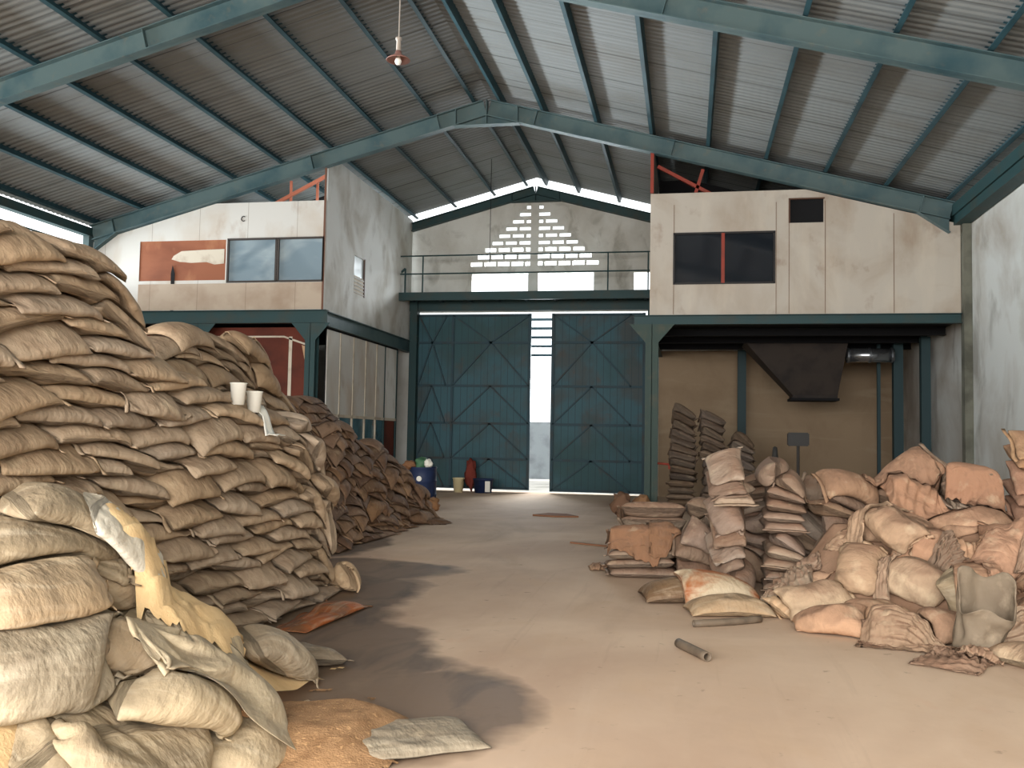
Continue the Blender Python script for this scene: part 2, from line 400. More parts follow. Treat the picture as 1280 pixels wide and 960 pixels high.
# struts in the dark opening above the office
for (p, q, w_) in (((-9.6,YF+.25,6.93),(-8.2,YF+.25,7.62),.07), ((-9.18,YF+.3,6.9),(-9.18,YF+.3,7.5),.05), ((-8.65,YF+.6,6.9),(-8.65,YF+.6,7.55),.05)):
    m = MB(); m.bar(p, q, w_, w_, (0,1,0)); struct(m.build('office_strut_beam', Mat('strut_orange', (186,112,88), .7).done()))
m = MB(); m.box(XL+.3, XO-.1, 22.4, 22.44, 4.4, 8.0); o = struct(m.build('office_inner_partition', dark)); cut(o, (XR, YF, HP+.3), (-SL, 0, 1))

# ------------------------------------------------------------------ right office on its deck
XQ = -.82
holes = [(-.31, 1.74, 4.91, 5.97), (2.05, 2.73, 6.15, 6.64)]
m = holed([XQ, XW-.17], [4.24, 6.85], holes, YF, YF+.06); wr = struct(m.build('wall_office_front_right', plyr))
cut(wr, (XR, YF, HP-.02), (SL, 0, 1))
for x in (.0, -.32, 1.78, 2.04, 2.76, 4.1):
    m = MB(); m.box(x-.006, x+.006, YF-.004, YF+.001, 4.25, 6.6 if x < 3 else 6.3); 
    if x not in (.0,): m.build('panel_seam', Mat('seam_%d' % int(100*x+50), (122,98,80), .8).done(), wr)
m = MB(); e = .025
m.box(-.31-e, 1.74+e, YF-.015, YF+.05, 4.91-e, 4.925); m.box(-.31-e, 1.74+e, YF-.015, YF+.05, 5.955, 5.97+e); m.box(-.31-e, -.295, YF-.015, YF+.05, 4.91, 5.97); m.box(1.725, 1.74+e, YF-.015, YF+.05, 4.91, 5.97)
o = struct(m.build('window_4', Mat('window_black', (40,38,38), .6).done()))
m = MB(); m.box(.665, .735, YF-.02, YF+.05, 4.91, 5.97); m.build('red_mullion', redox, o)
m = MB(); m.box(-.29, 1.72, YF+.02, YF+.027, 4.93, 5.95); m.build('window_pane', Mat('dark_pane', (28,32,38), .08, 0, .6).done(), o)
m = MB(); m.box(2.05, 2.73, YF+.03, YF+.05, 6.15, 6.64); m.build('dark_opening_back', dark, wr)
m = MB(); m.box(2.03, 2.75, YF-.02, YF+.03, 6.64, 6.67); m.box(2.03, 2.06, YF-.02, YF+.03, 6.15, 6.64); m.build('opening_frame', Mat('opening_brown', (92,66,52), .7).done(), wr)
m = holed([YF+.06, 26.7], [4.24, 8.2], [], XQ-.0, XQ+.05, 'x'); o = struct(m.build('wall_office_side_right', plyr)); cut(o, (XR, YF, HP+.34), (SL, 0, 1))
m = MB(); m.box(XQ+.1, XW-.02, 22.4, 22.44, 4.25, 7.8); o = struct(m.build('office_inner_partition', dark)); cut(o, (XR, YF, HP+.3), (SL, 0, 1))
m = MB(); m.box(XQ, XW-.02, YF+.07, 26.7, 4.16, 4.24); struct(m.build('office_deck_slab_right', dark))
struct(ibeam((XQ-.32, YF, 4.13), (XW-.17, YF, 4.13), .18, .2).build('deck_beam_front_right', dteal))
post(-.76, YF, 0, 4.03, .27, 'deck_column_right', Mat('post_green', (52,70,64), .6).stain((86,80,64), 3, .5, .7, .6).done())
struct(ibeam((XQ, YF+.1, 4.03), (XQ, 26.7, 4.03), .18, .2).build('deck_beam_side_right', dteal))
for (p, q) in (((XQ+.03,YF-.03,6.86),(XQ+.03,YF-.03,7.75)), ((-.68,YF+.2,7.5),(.45,YF+.2,6.86)), ((.28,YF+.2,7.4),(.12,YF+.2,6.86))):
    m = MB(); m.bar(p, q, .07, .07, (0,1,0)); struct(m.build('office_strut_beam', redox))
m = MB(); m.box(2.9, 3.15, YF+.2, YF+.4, 6.6, 6.95); 
# posts and back wall under the right deck
m = MB(); m.box(XQ, XW, YG-.08, YG-.01, 0, 4.1); struct(m.build('wall_under_office_back', concb))
for (x, y, w_) in ((1.42, 25.9, .22), (5.0, 24.0, .22), (5.3, 22.6, .2), (4.62,24.3,.08)):
    m = MB(); m.bar((x, y, 0), (x, y, 4.05), w_, w_, (0,1,0)); struct(m.build('deck_column_inner', Mat('inner_col%d' % int(x*100), (40,62,66), .6).done()))
for y in (21.6, 23.2, 24.8):
    struct(ibeam((XQ, y, 4.06), (XW-.05, y, 4.06), .14, .18).build('deck_joist_beam', dark))  # joists coloured near-black for the shade under the deck

# ------------------------------------------------------------------ gate, header, walkway
def gate_leaf(name, x0, x1, y, z0, z1, zs, divs):
    m = MB(); m.box(x0, x1, y+.05, y+.06, z0, z1); g = struct(m.build(name, gatem))
    f = MB()
    for x in (x0+.04, x1-.04): f.box(x-.04, x+.04, y, y+.05, z0, z1)
    for z in [z0+.04]+zs+[z1-.04]: f.box(x0+.08, x1-.08, y, y+.05, z-.035, z+.035)
    f.build('gate_frame', gatef, g)
    for (a, b) in divs:
        mid = (a+b)/2; Z = [z0+.04]+zs+[z1-.04]
        for k in range(len(Z)-1):
            lo, hi = Z[k], Z[k+1]
            for s, e in (((a, lo), (mid, hi)), ((b, lo), (mid, hi))) if k < len(Z)-2 else (((a, hi), (mid, lo)), ((b, hi), (mid, lo))):
                q = MB(); q.bar((s[0], y+.025, s[1]), (e[0], y+.025, e[1]), .04, .05, (0,1,0)); q.build('gate_brace', gatef, g)
    for x in [d[0] for d in divs if d[0] > x0+.1]:
        q = MB(); q.box(x-.035, x+.035, y+.001, y+.05, z0+.08, z1-.08); q.build('gate_stile', gatef, g)
    return g
zs = [.95, 1.98, 3.08, 4.35]
gate_leaf('door_1', -8.0, -4.50, YG-.10, .07, 5.20, zs, [(-7.9,-7.05),(-6.85,-4.55)])
gate_leaf('door_2', -3.90, -1.20, YG-.10, .05, 5.20, zs, [(-3.85,-1.6)])
q = MB(); q.box(-1.62, -1.2, YG-.16, YG-.11, .05, 5.2); 
m = MB(); m.box(-8.17, -1.0, YG-.2, YG-.02, 5.28, 5.60); struct(m.build('gate_header_beam', dteal))
m = MB(); m.box(-8.12, -7.9, YG-.3, YG-.01, 0, 5.6); struct(m.build('gate_column_left', dteal))
m = MB(); m.box(-1.14, -.9, YG-.3, YG-.01, 0, 5.6); struct(m.build('gate_column_right', dteal))
# walkway
wk = empty('walkway', (-4.95, 26.1, 5.62), 'dark steel walkway with railing spanning above the tall teal gate', 'walkway')
m = MB(); m.box(XO-.3, -1.0, 25.55, 26.72, 5.63, 5.68); m.build('deck_plate', dteal, wk)
m = MB(); m.bar((XO-.6, 25.55, 5.56), (-1.0, 25.55, 5.56), .1, .23, (0,0,1)); m.build('edge_beam', dteal, wk)
for k in range(9):
    x = -8.0 + .85*k; m = MB(); m.box(x-.04, x+.04, 25.6, 26.7, 5.53, 5.63); m.build('cross_joist', gatef, wk)
for z in (6.22, 6.74):
    m = MB(); m.tube([(-8.6, 25.6, z), (-1.0, 25.6, z)], .022, 6); m.build('handrail', dteal, wk)
for x in (-8.55, -7.5, -2.2, -1.1):
    m = MB(); m.tube([(x, 25.6, 5.67), (x, 25.6, 6.74)], .022, 6); m.build('baluster', dteal, wk)
m = MB(); m.bar((-8.5, 25.7, 6.0), (-8.05, 25.7, 6.4), .05, .05, (0,1,0)); m.bar((-8.05,25.7,5.67),(-8.05,25.7,6.4),.04,.04,(0,1,0)); m.build('stay', dteal, wk)

# ------------------------------------------------------------------ outside the gate
m = MB(); m.box(-9, -2, 36, 36.2, -.02, 2.2); struct(m.build('wall_outside', concgrey))
q = MB(); q.box(-5.2,-5.16,35.9,35.98,0,2.2); q.box(-4.85,-4.8,35.7,35.98,.3,.5); 
for k in range(5):
    m = MB(); z = 4.02 + .27*k; m.box(-5.6, -3.2, YG+.75, YG+.83, z, z+.07); struct(m.build('canopy_batten_trim', gatef))

# ------------------------------------------------------------------ cloth sacks, dropped one after another onto what lies below
HR = .025; HX0, HY0 = -8., 2.
HN, HM = 600, 860
H = np.zeros((HN, HM))
def hs(x, y):
    fx = np.clip((x-HX0)/HR-.5, 0, HN-1.001); fy = np.clip((y-HY0)/HR-.5, 0, HM-1.001)
    i = fx.astype(int); j = fy.astype(int); a = fx-i; b = fy-j
    return (H[i,j]*(1-a)+H[i+1,j]*a)*(1-b) + (H[i,j+1]*(1-a)+H[i+1,j+1]*a)*b
def hfill(x0, x1, y0, y1, z):
    i0, i1, j0, j1 = [int(round(v)) for v in ((x0-HX0)/HR, (x1-HX0)/HR, (y0-HY0)/HR, (y1-HY0)/HR)]
    H[i0:i1, j0:j1] = np.maximum(H[i0:i1, j0:j1], z)
def hsplat(P):
    """raise the height field to the sheet P (n, m, 3)"""
    def up(A, ax):
        n = A.shape[ax]; t = np.linspace(0, n-1, (n-1)*5+1); i = np.minimum(t.astype(int), n-2); f = t-i
        sh = [1]*A.ndim; sh[ax] = len(t); f = f.reshape(sh)
        return np.take(A, i, ax)*(1-f) + np.take(A, i+1, ax)*f
    Q = up(up(P, 0), 1).reshape(-1, 3)
    i = ((Q[:,0]-HX0)/HR).astype(int); j = ((Q[:,1]-HY0)/HR).astype(int)
    ok = (i >= 0) & (i < HN) & (j >= 0) & (j < HM)
    np.maximum.at(H, (i[ok], j[ok]), Q[ok, 2])

def _pairs(S, a, b, rest, kc):
    """stretch constraint between index tuples a and b of S; kc = stiffness against compression"""
    d = S[b]-S[a]; l = np.sqrt((d*d).sum(-1, keepdims=True))+1e-9
    c = (l-rest)/l; c = np.where(c > 0, c*.5, c*.5*kc)*d
    S[a] += c; S[b] -= c

def sim(cx, cy, yaw, L, W, V, nu, nv, steps=46, seed=0, tilt=0., lift=.06, kc=.12, crease=.03, iters=3, smooth=.03, stiff=.0, zst=None, pack=.9, rough=.004, slide=.55, fold=0., folds=5., foldu=.0, ramp=1.):
    rng = np.random.RandomState(seed)
    u = np.linspace(-L/2, L/2, nu); v = np.linspace(-W/2, W/2, nv)
    U, Vv = np.meshgrid(u, v, indexing='ij')
    du, dv = u[1]-u[0], v[1]-v[0]; dd = math.hypot(du, dv)
    c, s = math.cos(yaw), math.sin(yaw)
    S = np.zeros((2, nu, nv, 3))
    S[..., 0] = cx + U*c*pack - Vv*s*pack; S[..., 1] = cy + U*s*pack + Vv*c*pack
    hh = hs(S[0,...,0], S[0,...,1])
    # start along the mean slope beneath, a little above it
    A = np.stack([np.ones(nu*nv), U.ravel(), Vv.ravel()], 1); wgt = np.exp(-(U/L*2.2)**2-(Vv/W*2.2)**2).ravel()[:, None]**.5
    k = np.linalg.lstsq(A*wgt, hh.ravel()[:, None]*wgt, rcond=None)[0].ravel()
    k[1:] = np.clip(k[1:], -1.2, 1.2)*ramp
    pl = (A@k).reshape(nu, nv); pl += max(0, np.percentile(hh-pl, 85)) + lift
    if zst is not None: pl = pl*0 + zst
    bulge = .03*np.clip(1-(2*U/L)**2, 0, 1)*np.clip(1-(2*Vv/W)**2, 0, 1)
    S[0, ..., 2] = pl + bulge; S[1, ..., 2] = pl - bulge
    S[:, 1:-1, 1:-1] += rng.normal(0, rough, (2, nu-2, nv-2, 3))
    P0 = S.copy(); g = 9.8/60/60
    bd = np.zeros((nu, nv), bool); bd[0] = bd[-1] = True; bd[:, 0] = bd[:, -1] = True
    sl = slice
    B = []
    for p in (0, 1):
        n = (nu-p)//2; B.append(((sl(None), sl(p, p+2*n, 2)), (sl(None), sl(p+1, p+2*n, 2)), du))
        n = (nv-p)//2; B.append(((sl(None), sl(None), sl(p, p+2*n, 2)), (sl(None), sl(None), sl(p+1, p+2*n, 2)), dv))
        n = (nu-p)//2
        B.append(((sl(None), sl(p, p+2*n, 2), sl(0, nv-1)), (sl(None), sl(p+1, p+2*n, 2), sl(1, nv)), dd))
        B.append(((sl(None), sl(p, p+2*n, 2), sl(1, nv)), (sl(None), sl(p+1, p+2*n, 2), sl(0, nv-1)), dd))
    for st in range(steps):
        vel = (S-P0)*.93; P0 = S.copy()
        vm = np.abs(vel).max()
        if vm > .05: vel *= .05/vm
        S = S + vel; S[..., 2] -= g*(1. if st < steps*.85 else .5)
        Vt = V*min(1., .25+st/(steps*.55))
        for it in range(iters):
            for a, b, r in B: _pairs(S, a, b, r, kc if r != dd else kc*.5)
            # volume
            d1 = S[:, 1:, 1:]-S[:, :-1, :-1]; d2 = S[:, :-1, 1:]-S[:, 1:, :-1]
            n = .5*np.cross(d1, d2); n[1] *= -1
            ctr = S.mean((0,1,2)); fc = (S[:, 1:, 1:]+S[:, :-1, :-1]+S[:, :-1, 1:]+S[:, 1:, :-1])*.25 - ctr
            vol = (fc*n).sum()/3
            G = np.zeros_like(S); q = n*.25
            G[:, 1:, 1:] += q; G[:, :-1, :-1] += q; G[:, :-1, 1:] += q; G[:, 1:, :-1] += q
            e = (G[0]+G[1])*.5; G[:, bd] = e[bd]
            lam = (Vt-vol)/((G*G).sum()+1e-12)
            dx = G*lam; mx = np.abs(dx).max()
            if mx > .03: dx *= .03/mx
            S += dx
            if smooth:
                for X in (S,):
                    lap = (X[:, 2:, 1:-1]+X[:, :-2, 1:-1]+X[:, 1:-1, 2:]+X[:, 1:-1, :-2])*.25 - X[:, 1:-1, 1:-1]
                    X[:, 1:-1, 1:-1] += lap*smooth
            if stiff:   # firm contents: hold the outline of the bag close to a plane
                X = S.reshape(-1, 3); m0 = X.mean(0); Rr = np.stack([np.tile(U.ravel(), 2), np.tile(Vv.ravel(), 2), np.zeros(2*nu*nv)], 1)*.93
                Uu, _s, Vh = np.linalg.svd((X-m0).T@Rr); D = np.diag([1,1,np.linalg.det(Uu@Vh)]); T = Rr@(Uu@D@Vh).T + m0
                nrm = (Uu@D@Vh)[:, 2]; dist = ((X-T)@nrm)[:, None]
                mid = dist.reshape(2, nu, nv, 1).mean(0); S -= stiff*(mid[None]*nrm)
            e = (S[0]+S[1])*.5; S[:, bd] = e[bd]
            # contact
            x, y, z = S[..., 0], S[..., 1], S[..., 2]
            h = hs(x, y) + .011; pen = h-z; hit = pen > 0
            if hit.any():
                gx = np.clip((hs(x+.03, y)-hs(x-.03, y))/.06, -2.5, 2.5); gy = np.clip((hs(x, y+.03)-hs(x, y-.03))/.06, -2.5, 2.5)
                gm = np.sqrt(gx*gx+gy*gy); nz = 1/np.sqrt(1+gm*gm); lt = np.clip((gm-slide)/1.2, 0, 1); gx = gx*lt; gy = gy*lt; amt = np.where(hit, np.minimum(pen*nz, .05), 0)*nz
                S[..., 0] -= amt*gx; S[..., 1] -= amt*gy; S[..., 2] += amt
                f = np.where(hit, .85, 0)[..., None]; mv = S-P0; mv[..., 2] = 0; P0 = P0 + mv*f
    if fold:
        d1 = S[0, 2:, 1:-1]-S[0, :-2, 1:-1]; d2 = S[0, 1:-1, 2:]-S[0, 1:-1, :-2]
        n = np.cross(d1, d2); n /= np.linalg.norm(n, axis=-1, keepdims=True)+1e-9
        n = np.pad(n, ((1,1),(1,1),(0,0)), mode='edge')
        p1, p2, p3, p4 = rng.uniform(0, 6.28, 4); uu = U/L*6.28; vv = Vv/W*6.28
        ph = vv*folds/2 + 1.1*np.sin(uu*.7+p1) + .6*np.sin(uu*1.9+vv*.8+p2)
        wv = 1-np.abs(np.sin(ph)); wv2 = 1-np.abs(np.sin(uu*(folds*.4+foldu) + 1.4*np.sin(vv*.9+p3) + p4))
        amt = fold*(wv**1.6*(.55+.45*np.sin(uu*.8+p3)) + .5*wv2**2*(.5+.5*np.sin(vv*1.3+p1)) - .25)
        S = S + (n*amt[..., None])[None]
    # keep the underside clear of what lies below
    h = hs(S[..., 0], S[..., 1]) + .008; S[..., 2] = np.maximum(S[..., 2], np.minimum(h, S[..., 2]+.05))
    hsplat(S[0]); hsplat(S[1])
    return S

def sack_mesh(name, S, L, W, org):
    nu, nv = S.shape[1:3]
    idx0 = np.arange(nu*nv).reshape(nu, nv); idx1 = idx0.copy(); n = nu*nv
    inner = np.zeros((nu, nv), bool); inner[1:-1, 1:-1] = True
    idx1[inner] = n + np.arange(inner.sum())
    co = np.concatenate([S[0].reshape(-1, 3), S[1][inner]]) - np.array(org)
    f0 = np.stack([idx0[:-1,:-1], idx0[1:,:-1], idx0[1:,1:], idx0[:-1,1:]], -1).reshape(-1, 4)
    f1 = np.stack([idx1[:-1,:-1], idx1[:-1,1:], idx1[1:,1:], idx1[1:,:-1]], -1).reshape(-1, 4)
    F = np.concatenate([f0, f1])
    me = bpy.data.meshes.new(name); me.from_pydata(co.tolist(), [], F.tolist())
    uv = me.uv_layers.new(name='UVMap'); uu = np.linspace(0, L, nu); vv = np.linspace(0, W, nv)
    UVg = np.zeros((len(co), 2)); g = np.stack(np.meshgrid(uu, vv, indexing='ij'), -1)
    UVg[:n] = g.reshape(-1, 2); UVg[n:] = g[inner] + 3
    uv.data.foreach_set('uv', UVg[F.ravel()].ravel())
    me.polygons.foreach_set('use_smooth', [True]*len(F))
    return me

def hem_mesh(S, end, org, w=.035, sag=.25, full=True):
    """stitched flat end of a bag: a thin double lip running along one short edge"""
    nu, nv = S.shape[1:3]
    i, k = (0, 2) if end == 0 else (nu-1, nu-3)
    e = S[0, i]; d = e - (S[0, k]+S[1, k])*.5
    d = d/np.linalg.norm(d, axis=1, keepdims=True); d[:, 2] -= sag*np.abs(np.sin(np.arange(nv)*1.3+i)); d /= np.linalg.norm(d, axis=1, keepdims=True)
    o = e + d*w
    h = hs(o[:,0], o[:,1]); 
    dz = np.array([0,0,.004]); rows = [e+dz, o+dz, o-dz, e-dz]
    co = np.concatenate(rows) - np.array(org); F = []
    for r in range(4):
        q = (r+1) % 4
        for j in range(nv-1): F.append((r*nv+j, r*nv+j+1, q*nv+j+1, q*nv+j))
    F.append((0, nv, 2*nv, 3*nv)); F.append((nv-1, 4*nv-1, 3*nv-1, 2*nv-1))
    me = bpy.data.meshes.new('hem'); me.from_pydata(co.tolist(), [], F)
    me.polygons.foreach_set('use_smooth', [True]*len(F))
    bm = bmesh.new(); bm.from_mesh(me); bmesh.ops.recalc_face_normals(bm, faces=bm.faces); bm.to_mesh(me); bm.free()
    return me

def cloth_mat(name, dust=(150,112,84), dustamt=.35, dirt=(110,84,62), dirtamt=.5, rough=.85, wr=1., streak=0., blot=None):
    m = Mat(name, (200,170,130), rough, 0, .25)
    oi = nd(m.nt, 'ShaderNodeObjectInfo'); m.c = oi.outputs['Color']
    uvn = nd(m.nt, 'ShaderNodeUVMap'); uvn.uv_map = 'UVMap'
    off = nd(m.nt, 'ShaderNodeMath', operation='MULTIPLY'); m.link(oi.outputs['Random'], off.inputs[0]); off.inputs[1].default_value = 37.
    cb = nd(m.nt, 'ShaderNodeCombineXYZ'); m.link(off.outputs[0], cb.inputs[2])
    ad = nd(m.nt, 'ShaderNodeVectorMath', operation='ADD'); m.link(uvn.outputs[0], ad.inputs[0]); m.link(cb.outputs[0], ad.inputs[1])
    uv = ad.outputs[0]; m.uv = uv
    # dust lying on the upward faces, broken by noise
    nz = nd(m.nt, 'ShaderNodeSeparateXYZ'); m.link(nd(m.nt, 'ShaderNodeNewGeometry').outputs['True Normal'], nz.inputs[0])
    up = nd(m.nt, 'ShaderNodeMapRange'); up.inputs['From Min'].default_value = .25; up.inputs['From Max'].default_value = .85; m.link(nz.outputs[2], up.inputs['Value'])
    m.mix(m.mul(up.outputs[0], m.noise(3.2, 4, .2, .6, src=uv)), dust, dustamt)
    m.stain(dirt, 4.2, .5, .74, dirtamt, 6, .6, src=uv)
    m.stain(dirt, (13, 9, 1), .58, .78, dirtamt*.6, 4, .4, src=uv)
    m.stain((226,206,172), (6,6,1), .58, .75, .3, 4, src=uv)
    if blot: m.stain(blot, 2.6, .44, .56, .95, 4, .5, src=uv)
    if streak: m.stain((236,222,196), (1.6,9,1), .5, .7, streak, 5, 1.5, src=uv)
    m.bump((9,5,1), .55*wr, .035, 4, src=uv).bump((34,20,1), .35*wr, .012, 3, src=uv).bump((150,150,1), .25, .004, 2, src=uv)
    return m.done()
SACK = cloth_mat('woven_sack', (134,108,84), .5, (108,84,62), .6, .85, 1.6)
SACKR = cloth_mat('woven_sack_dusty', (146,112,90), .75, (112,88,70), .6, .85, 1.7)
SACKB = cloth_mat('old_jute_sack', (112,82,60), .4, (60,42,32), .6, .9, 1.5)
SACKN = cloth_mat('worn_woven_sack', (140,122,98), .45, (112,98,80), .6, .75, 1.5, .22)
SACKM = cloth_mat('mould_sack', (160,130,96), .3, (112,84,58), .6, .7, 1.5, .2)
_h = Mat('hem_cloth', (214,188,150), .8); _h.c = nd(_h.nt, 'ShaderNodeObjectInfo').outputs['Color']; HEM = _h.stain((120,92,68), 9, .45, .7, .6).done()
HEMB = HEM

def sack(name, label, group, cx, cy, yaw, L=.82, W=.5, V=.027, nu=22, nv=14, mat=None, col=(196,164,124), hems=(1,), seed=None, sub=1, emit=True, hemmat=None, **kw):
    seed = seed if seed is not None else random.randrange(10**6)
    S = sim(cx, cy, yaw, L, W, V, nu, nv, seed=seed, **kw)
    if not emit: return S
    b = S.reshape(-1, 3); org = (float((b[:,0].min()+b[:,0].max())/2), float((b[:,1].min()+b[:,1].max())/2), float(b[:,2].min()))
    me = sack_mesh(name, S, L, W, org); me.materials.append(mat or SACK)
    o = bpy.data.objects.new(name, me); COL.objects.link(o); o.location = org
    if mat in (SACKR,):      # dusty right-hand cloth: paler and greyer dye
        g_ = sum(col)/3; col = tuple((v+(g_-v)*.15)*.87 for v in col)
    o.color = (*lin(col), 1)
    if sub:
        sm = o.modifiers.new('smooth', 'SUBSURF'); sm.levels = 1; sm.render_levels = 1
    tag(o, label, 'sack', group)
    for e in hems:
        h = hem_mesh(S, e, org); h.materials.append(hemmat or HEM)
        q = bpy.data.objects.new('hem', h); COL.objects.link(q); q.parent = o; q.color = (*lin(tuple(min(255, v*1.04) for v in col)), 1)
    return o
ORD = ['bottom','second','third','fourth','fifth','sixth','seventh','eighth','ninth','tenth','eleventh','twelfth','thirteenth','fourteenth','fifteenth','sixteenth','seventeenth','eighteenth','nineteenth','twentieth','twenty-first','twenty-second','twenty-third','twenty-fourth','twenty-fifth','twenty-sixth','twenty-seventh','twenty-eighth','twenty-ninth','thirtieth','thirty-first','thirty-second']
NTH = ['first'] + ORD[1:]
def tint(c, a=12):
    k = random.uniform(-a, a); w_ = random.uniform(-4, 4)
    return tuple(max(0, min(255, v+k+d)) for v, d in zip(c, (w_, 0, -w_*1.3)))

# ------------------------------------------------------------------ the tall left stack along the aisle
random.seed(11)
def prof(y, pts):
    return float(np.interp(y, [p[0] for p in pts], [p[1] for p in pts]))
TOP_L = [(3.4,2.7),(4.3,2.74),(5.4,2.72),(5.6,2.5),(5.85,2.15),(6.1,2.0),(7.0,1.86),(8.0,1.74),(9.0,1.6)]
def run_stack(name, labelfmt, group, face, top, y0, y1, layers, setback, pitch, L, W, V, mat, col, nu, nv, inner, hide=None, sub=1, hemmat=None, hemp=.5, jit=.05, yawj=7, row2=None, colours=None, ybase=None, **kw):
    """layers of sacks laid end to end along the aisle side of a stack"""
    zprev = 0.
    for l in range(layers):
        x = face - W*.46 - setback*l
        y = y0 + (pitch*.5 if l % 2 else 0) + random.uniform(-.06, .06); n = 0; tops = []
        while y < y1 - pitch*.35:
            hc = float(hs(np.array([x]), np.array([y]))[0])
            if hc < prof(y, top) - .07:
                n += 1
                e = not (hide and hide(y, hc))
                lab = labelfmt.format(layer=ORD[l], n=NTH[n-1])
                c = random.choice(colours) if colours else col
                hm = (random.choice((0, 1)),) if random.random() < hemp else ()
                S = sack(name, lab, group, x + random.uniform(-jit, jit), y, R(90 + random.uniform(-yawj, yawj) + (180 if random.random() < .5 else 0)), L*random.uniform(.95,1.05), W*random.uniform(.94,1.06), V*random.uniform(.85,1.15), nu, nv, mat, tint(c), hm, sub=sub, emit=e, hemmat=hemmat, **kw)
                tops.append(float(hs(np.array([x]), np.array([y]))[0]))
                hfill(inner, x - W*.30, y-pitch*.52, y+pitch*.52, tops[-1]-.03)
                if row2 and row2(y, hc):
                    sack(name, lab.replace('tan woven sack,', 'set-back tan sack,'), group, x - W*.98, y+random.uniform(-.1,.1), R(90+random.uniform(-10,10)), L, W, V, nu, nv, mat, tint(c), (), sub=sub, hemmat=hemmat, **kw)
            y += pitch*random.uniform(.95, 1.05)

run_stack('grain_sack', 'tan woven sack, {layer} layer of the tall left stack, {n} from its camera end', 'sacks in the tall left stack',
    -3.42, TOP_L, 3.7, 9.0, 26, .008, .72, .84, .52, .029, SACK, (180,159,134), 24, 14, -5.0, stiff=.018, fold=.010,
    hide=lambda y, h: (h < .75 and y < 5.2) or (h < .4 and y < 6.2), row2=lambda y, h: h > 1.35 and y > 5.4)

# loose bags against the foot of that stack
MOULD = cloth_mat('rotten_sack', (150,110,78), .3, (150,100,60), .6, .75, 1.4, .2, (162,90,44))
sack('rotten_sack', 'rotten brown sack split open with orange mould under the tall left stack', None, -3.16, 7.75, R(86), 1.35, .5, .018, 24, 14, MOULD, (112,74,48), (1,))
sack('leaning_sack', 'pale sack slumped on the floor at the far corner of the tall left stack', None, -3.52, 9.28, R(88), .95, .55, .03, 22, 14, SACK, (196,168,134), (0,), slide=2.5)
# stack set back behind it
hfill(-5.6, -4.35, 7.4, 10.6, 1.45)
run_stack('grain_sack', 'tan sack, {layer} visible layer of the rounded rear stack, {n} from its camera end', 'sacks in the rounded rear stack',
    -4.30, [(7.3,2.5),(8.8,2.62),(9.4,2.5),(9.9,2.1),(10.3,1.8)], 7.5, 10.3, 8, .02, .74, .84, .56, .036, SACK, (172,150,125), 20, 12, -5.6, yawj=10)
# brown flattened sacks further along the aisle
run_stack('jute_sack', 'old brown jute sack, {layer} layer of the sagging brown pile, {n} from its near end', 'old brown sacks in the sagging pile',
    -4.66, [(10.6,2.05),(12.6,2.2),(13.4,2.0),(14.2,1.6),(14.5,1.25),(14.8,1.55),(15.4,1.48),(16.2,1.1),(17.0,.7),(17.8,.3)], 10.9, 17.6, 30, .022, .66, .76, .58, .021, SACKB, (150,118,90), 16, 10, -6.4,
    jit=.10, yawj=22, hemp=.7, sub=1, hemmat=HEMB, colours=[(146,116,92),(132,104,84),(160,128,100),(126,102,84)], steps=36)
print('left side done', len(bpy.data.objects))

# ------------------------------------------------------------------ near left heap of torn bags over spilled meal
random.seed(23)
MEAL = Mat('pale_meal', (228,196,146), .95).stain((206,170,120), 6, .45, .65, .6).bump(60, .4, .01).bump(9, .3, .02).done()
BRAN = Mat('bran', (158,122,86), .95).stain((132,98,66), 9, .45, .62, .7).stain((216,172,122), (30,30,30), .58, .7, .7).bump(90, .7, .012).bump(8, .4, .03).done()
def mound(name, label, cat, mat, x0, x1, y0, y1, fn, step=.04, blend=0.):
    """heap surface z = fn(x, y), closed down to the floor, also raises the drop field"""
    nx, ny = int((x1-x0)/step)+1, int((y1-y0)/step)+1; m = MB(); ok = {}
    for i in range(nx):
        for j in range(ny):
            x, y = x0+i*step, y0+j*step; z = fn(x, y)
            if z > .004: ok[(i,j)] = len(m.v); m.v.append((x, y, z))
    for (i, j), a in ok.items():
        q = [(i,j),(i+1,j),(i+1,j+1),(i,j+1)]
        if all(k in ok for k in q): m.f.append(tuple(ok[k] for k in q))
        if blend >= 0: hfill(x0+(i-.5)*step, x0+(i+.5)*step+.01, y0+(j-.5)*step, y0+(j+.5)*step+.01, m.v[a][2])
    o = m.build(name, mat, smooth=True); o['kind'] = 'stuff'; tag(o, label, cat); return o
def nz_(x, y, s=3., a=.04): return a*noise.noise(Vector((x*s, y*s, 1.7)))
def core(x, y):
    e = min(1, max(.0, (6.0-y)/1.2)); b = min(1, max(0, (y-2.4)/.5))
    return min(1.2, max(0, (-2.08-x)*.88))*e*b - .02 + nz_(x, y)
mound('meal_heap', 'spilled meal under the torn bags of the near left heap', 'spilled meal', MEAL, -3.5, -2.3, 2.5, 6.6, core)
def NS(label, cx, cy, yaw, L=.85, W=.58, V=.04, col=(176,158,130), mat=None, hems=(1,), nu=32, nv=22, **kw):
    kw.setdefault('fold', .016); kw.setdefault('folds', 3.); kw.setdefault('slide', 1.0); kw.setdefault('stiff', .02); kw.setdefault('smooth', .015)
    col = tuple(v*.9 for v in col)
    return sack(kw.pop('name', 'worn_sack'), label, 'torn bags of the near left heap', cx, cy, R(yaw), L, W, V, nu, nv, mat or SACKN, col, hems, **kw)
NS('cream bag end crumpled on the floor below the flat-sided bag of the near heap', -2.2, 4.25, 30, .85, .6, .028, (214,192,156))
NS('grey-brown bag lying low at the bottom left of the near heap, skin swirled in folds', -2.45, 3.6, 55, 1.15, .85, .06, (186,166,134), pack=.8, rough=.012)
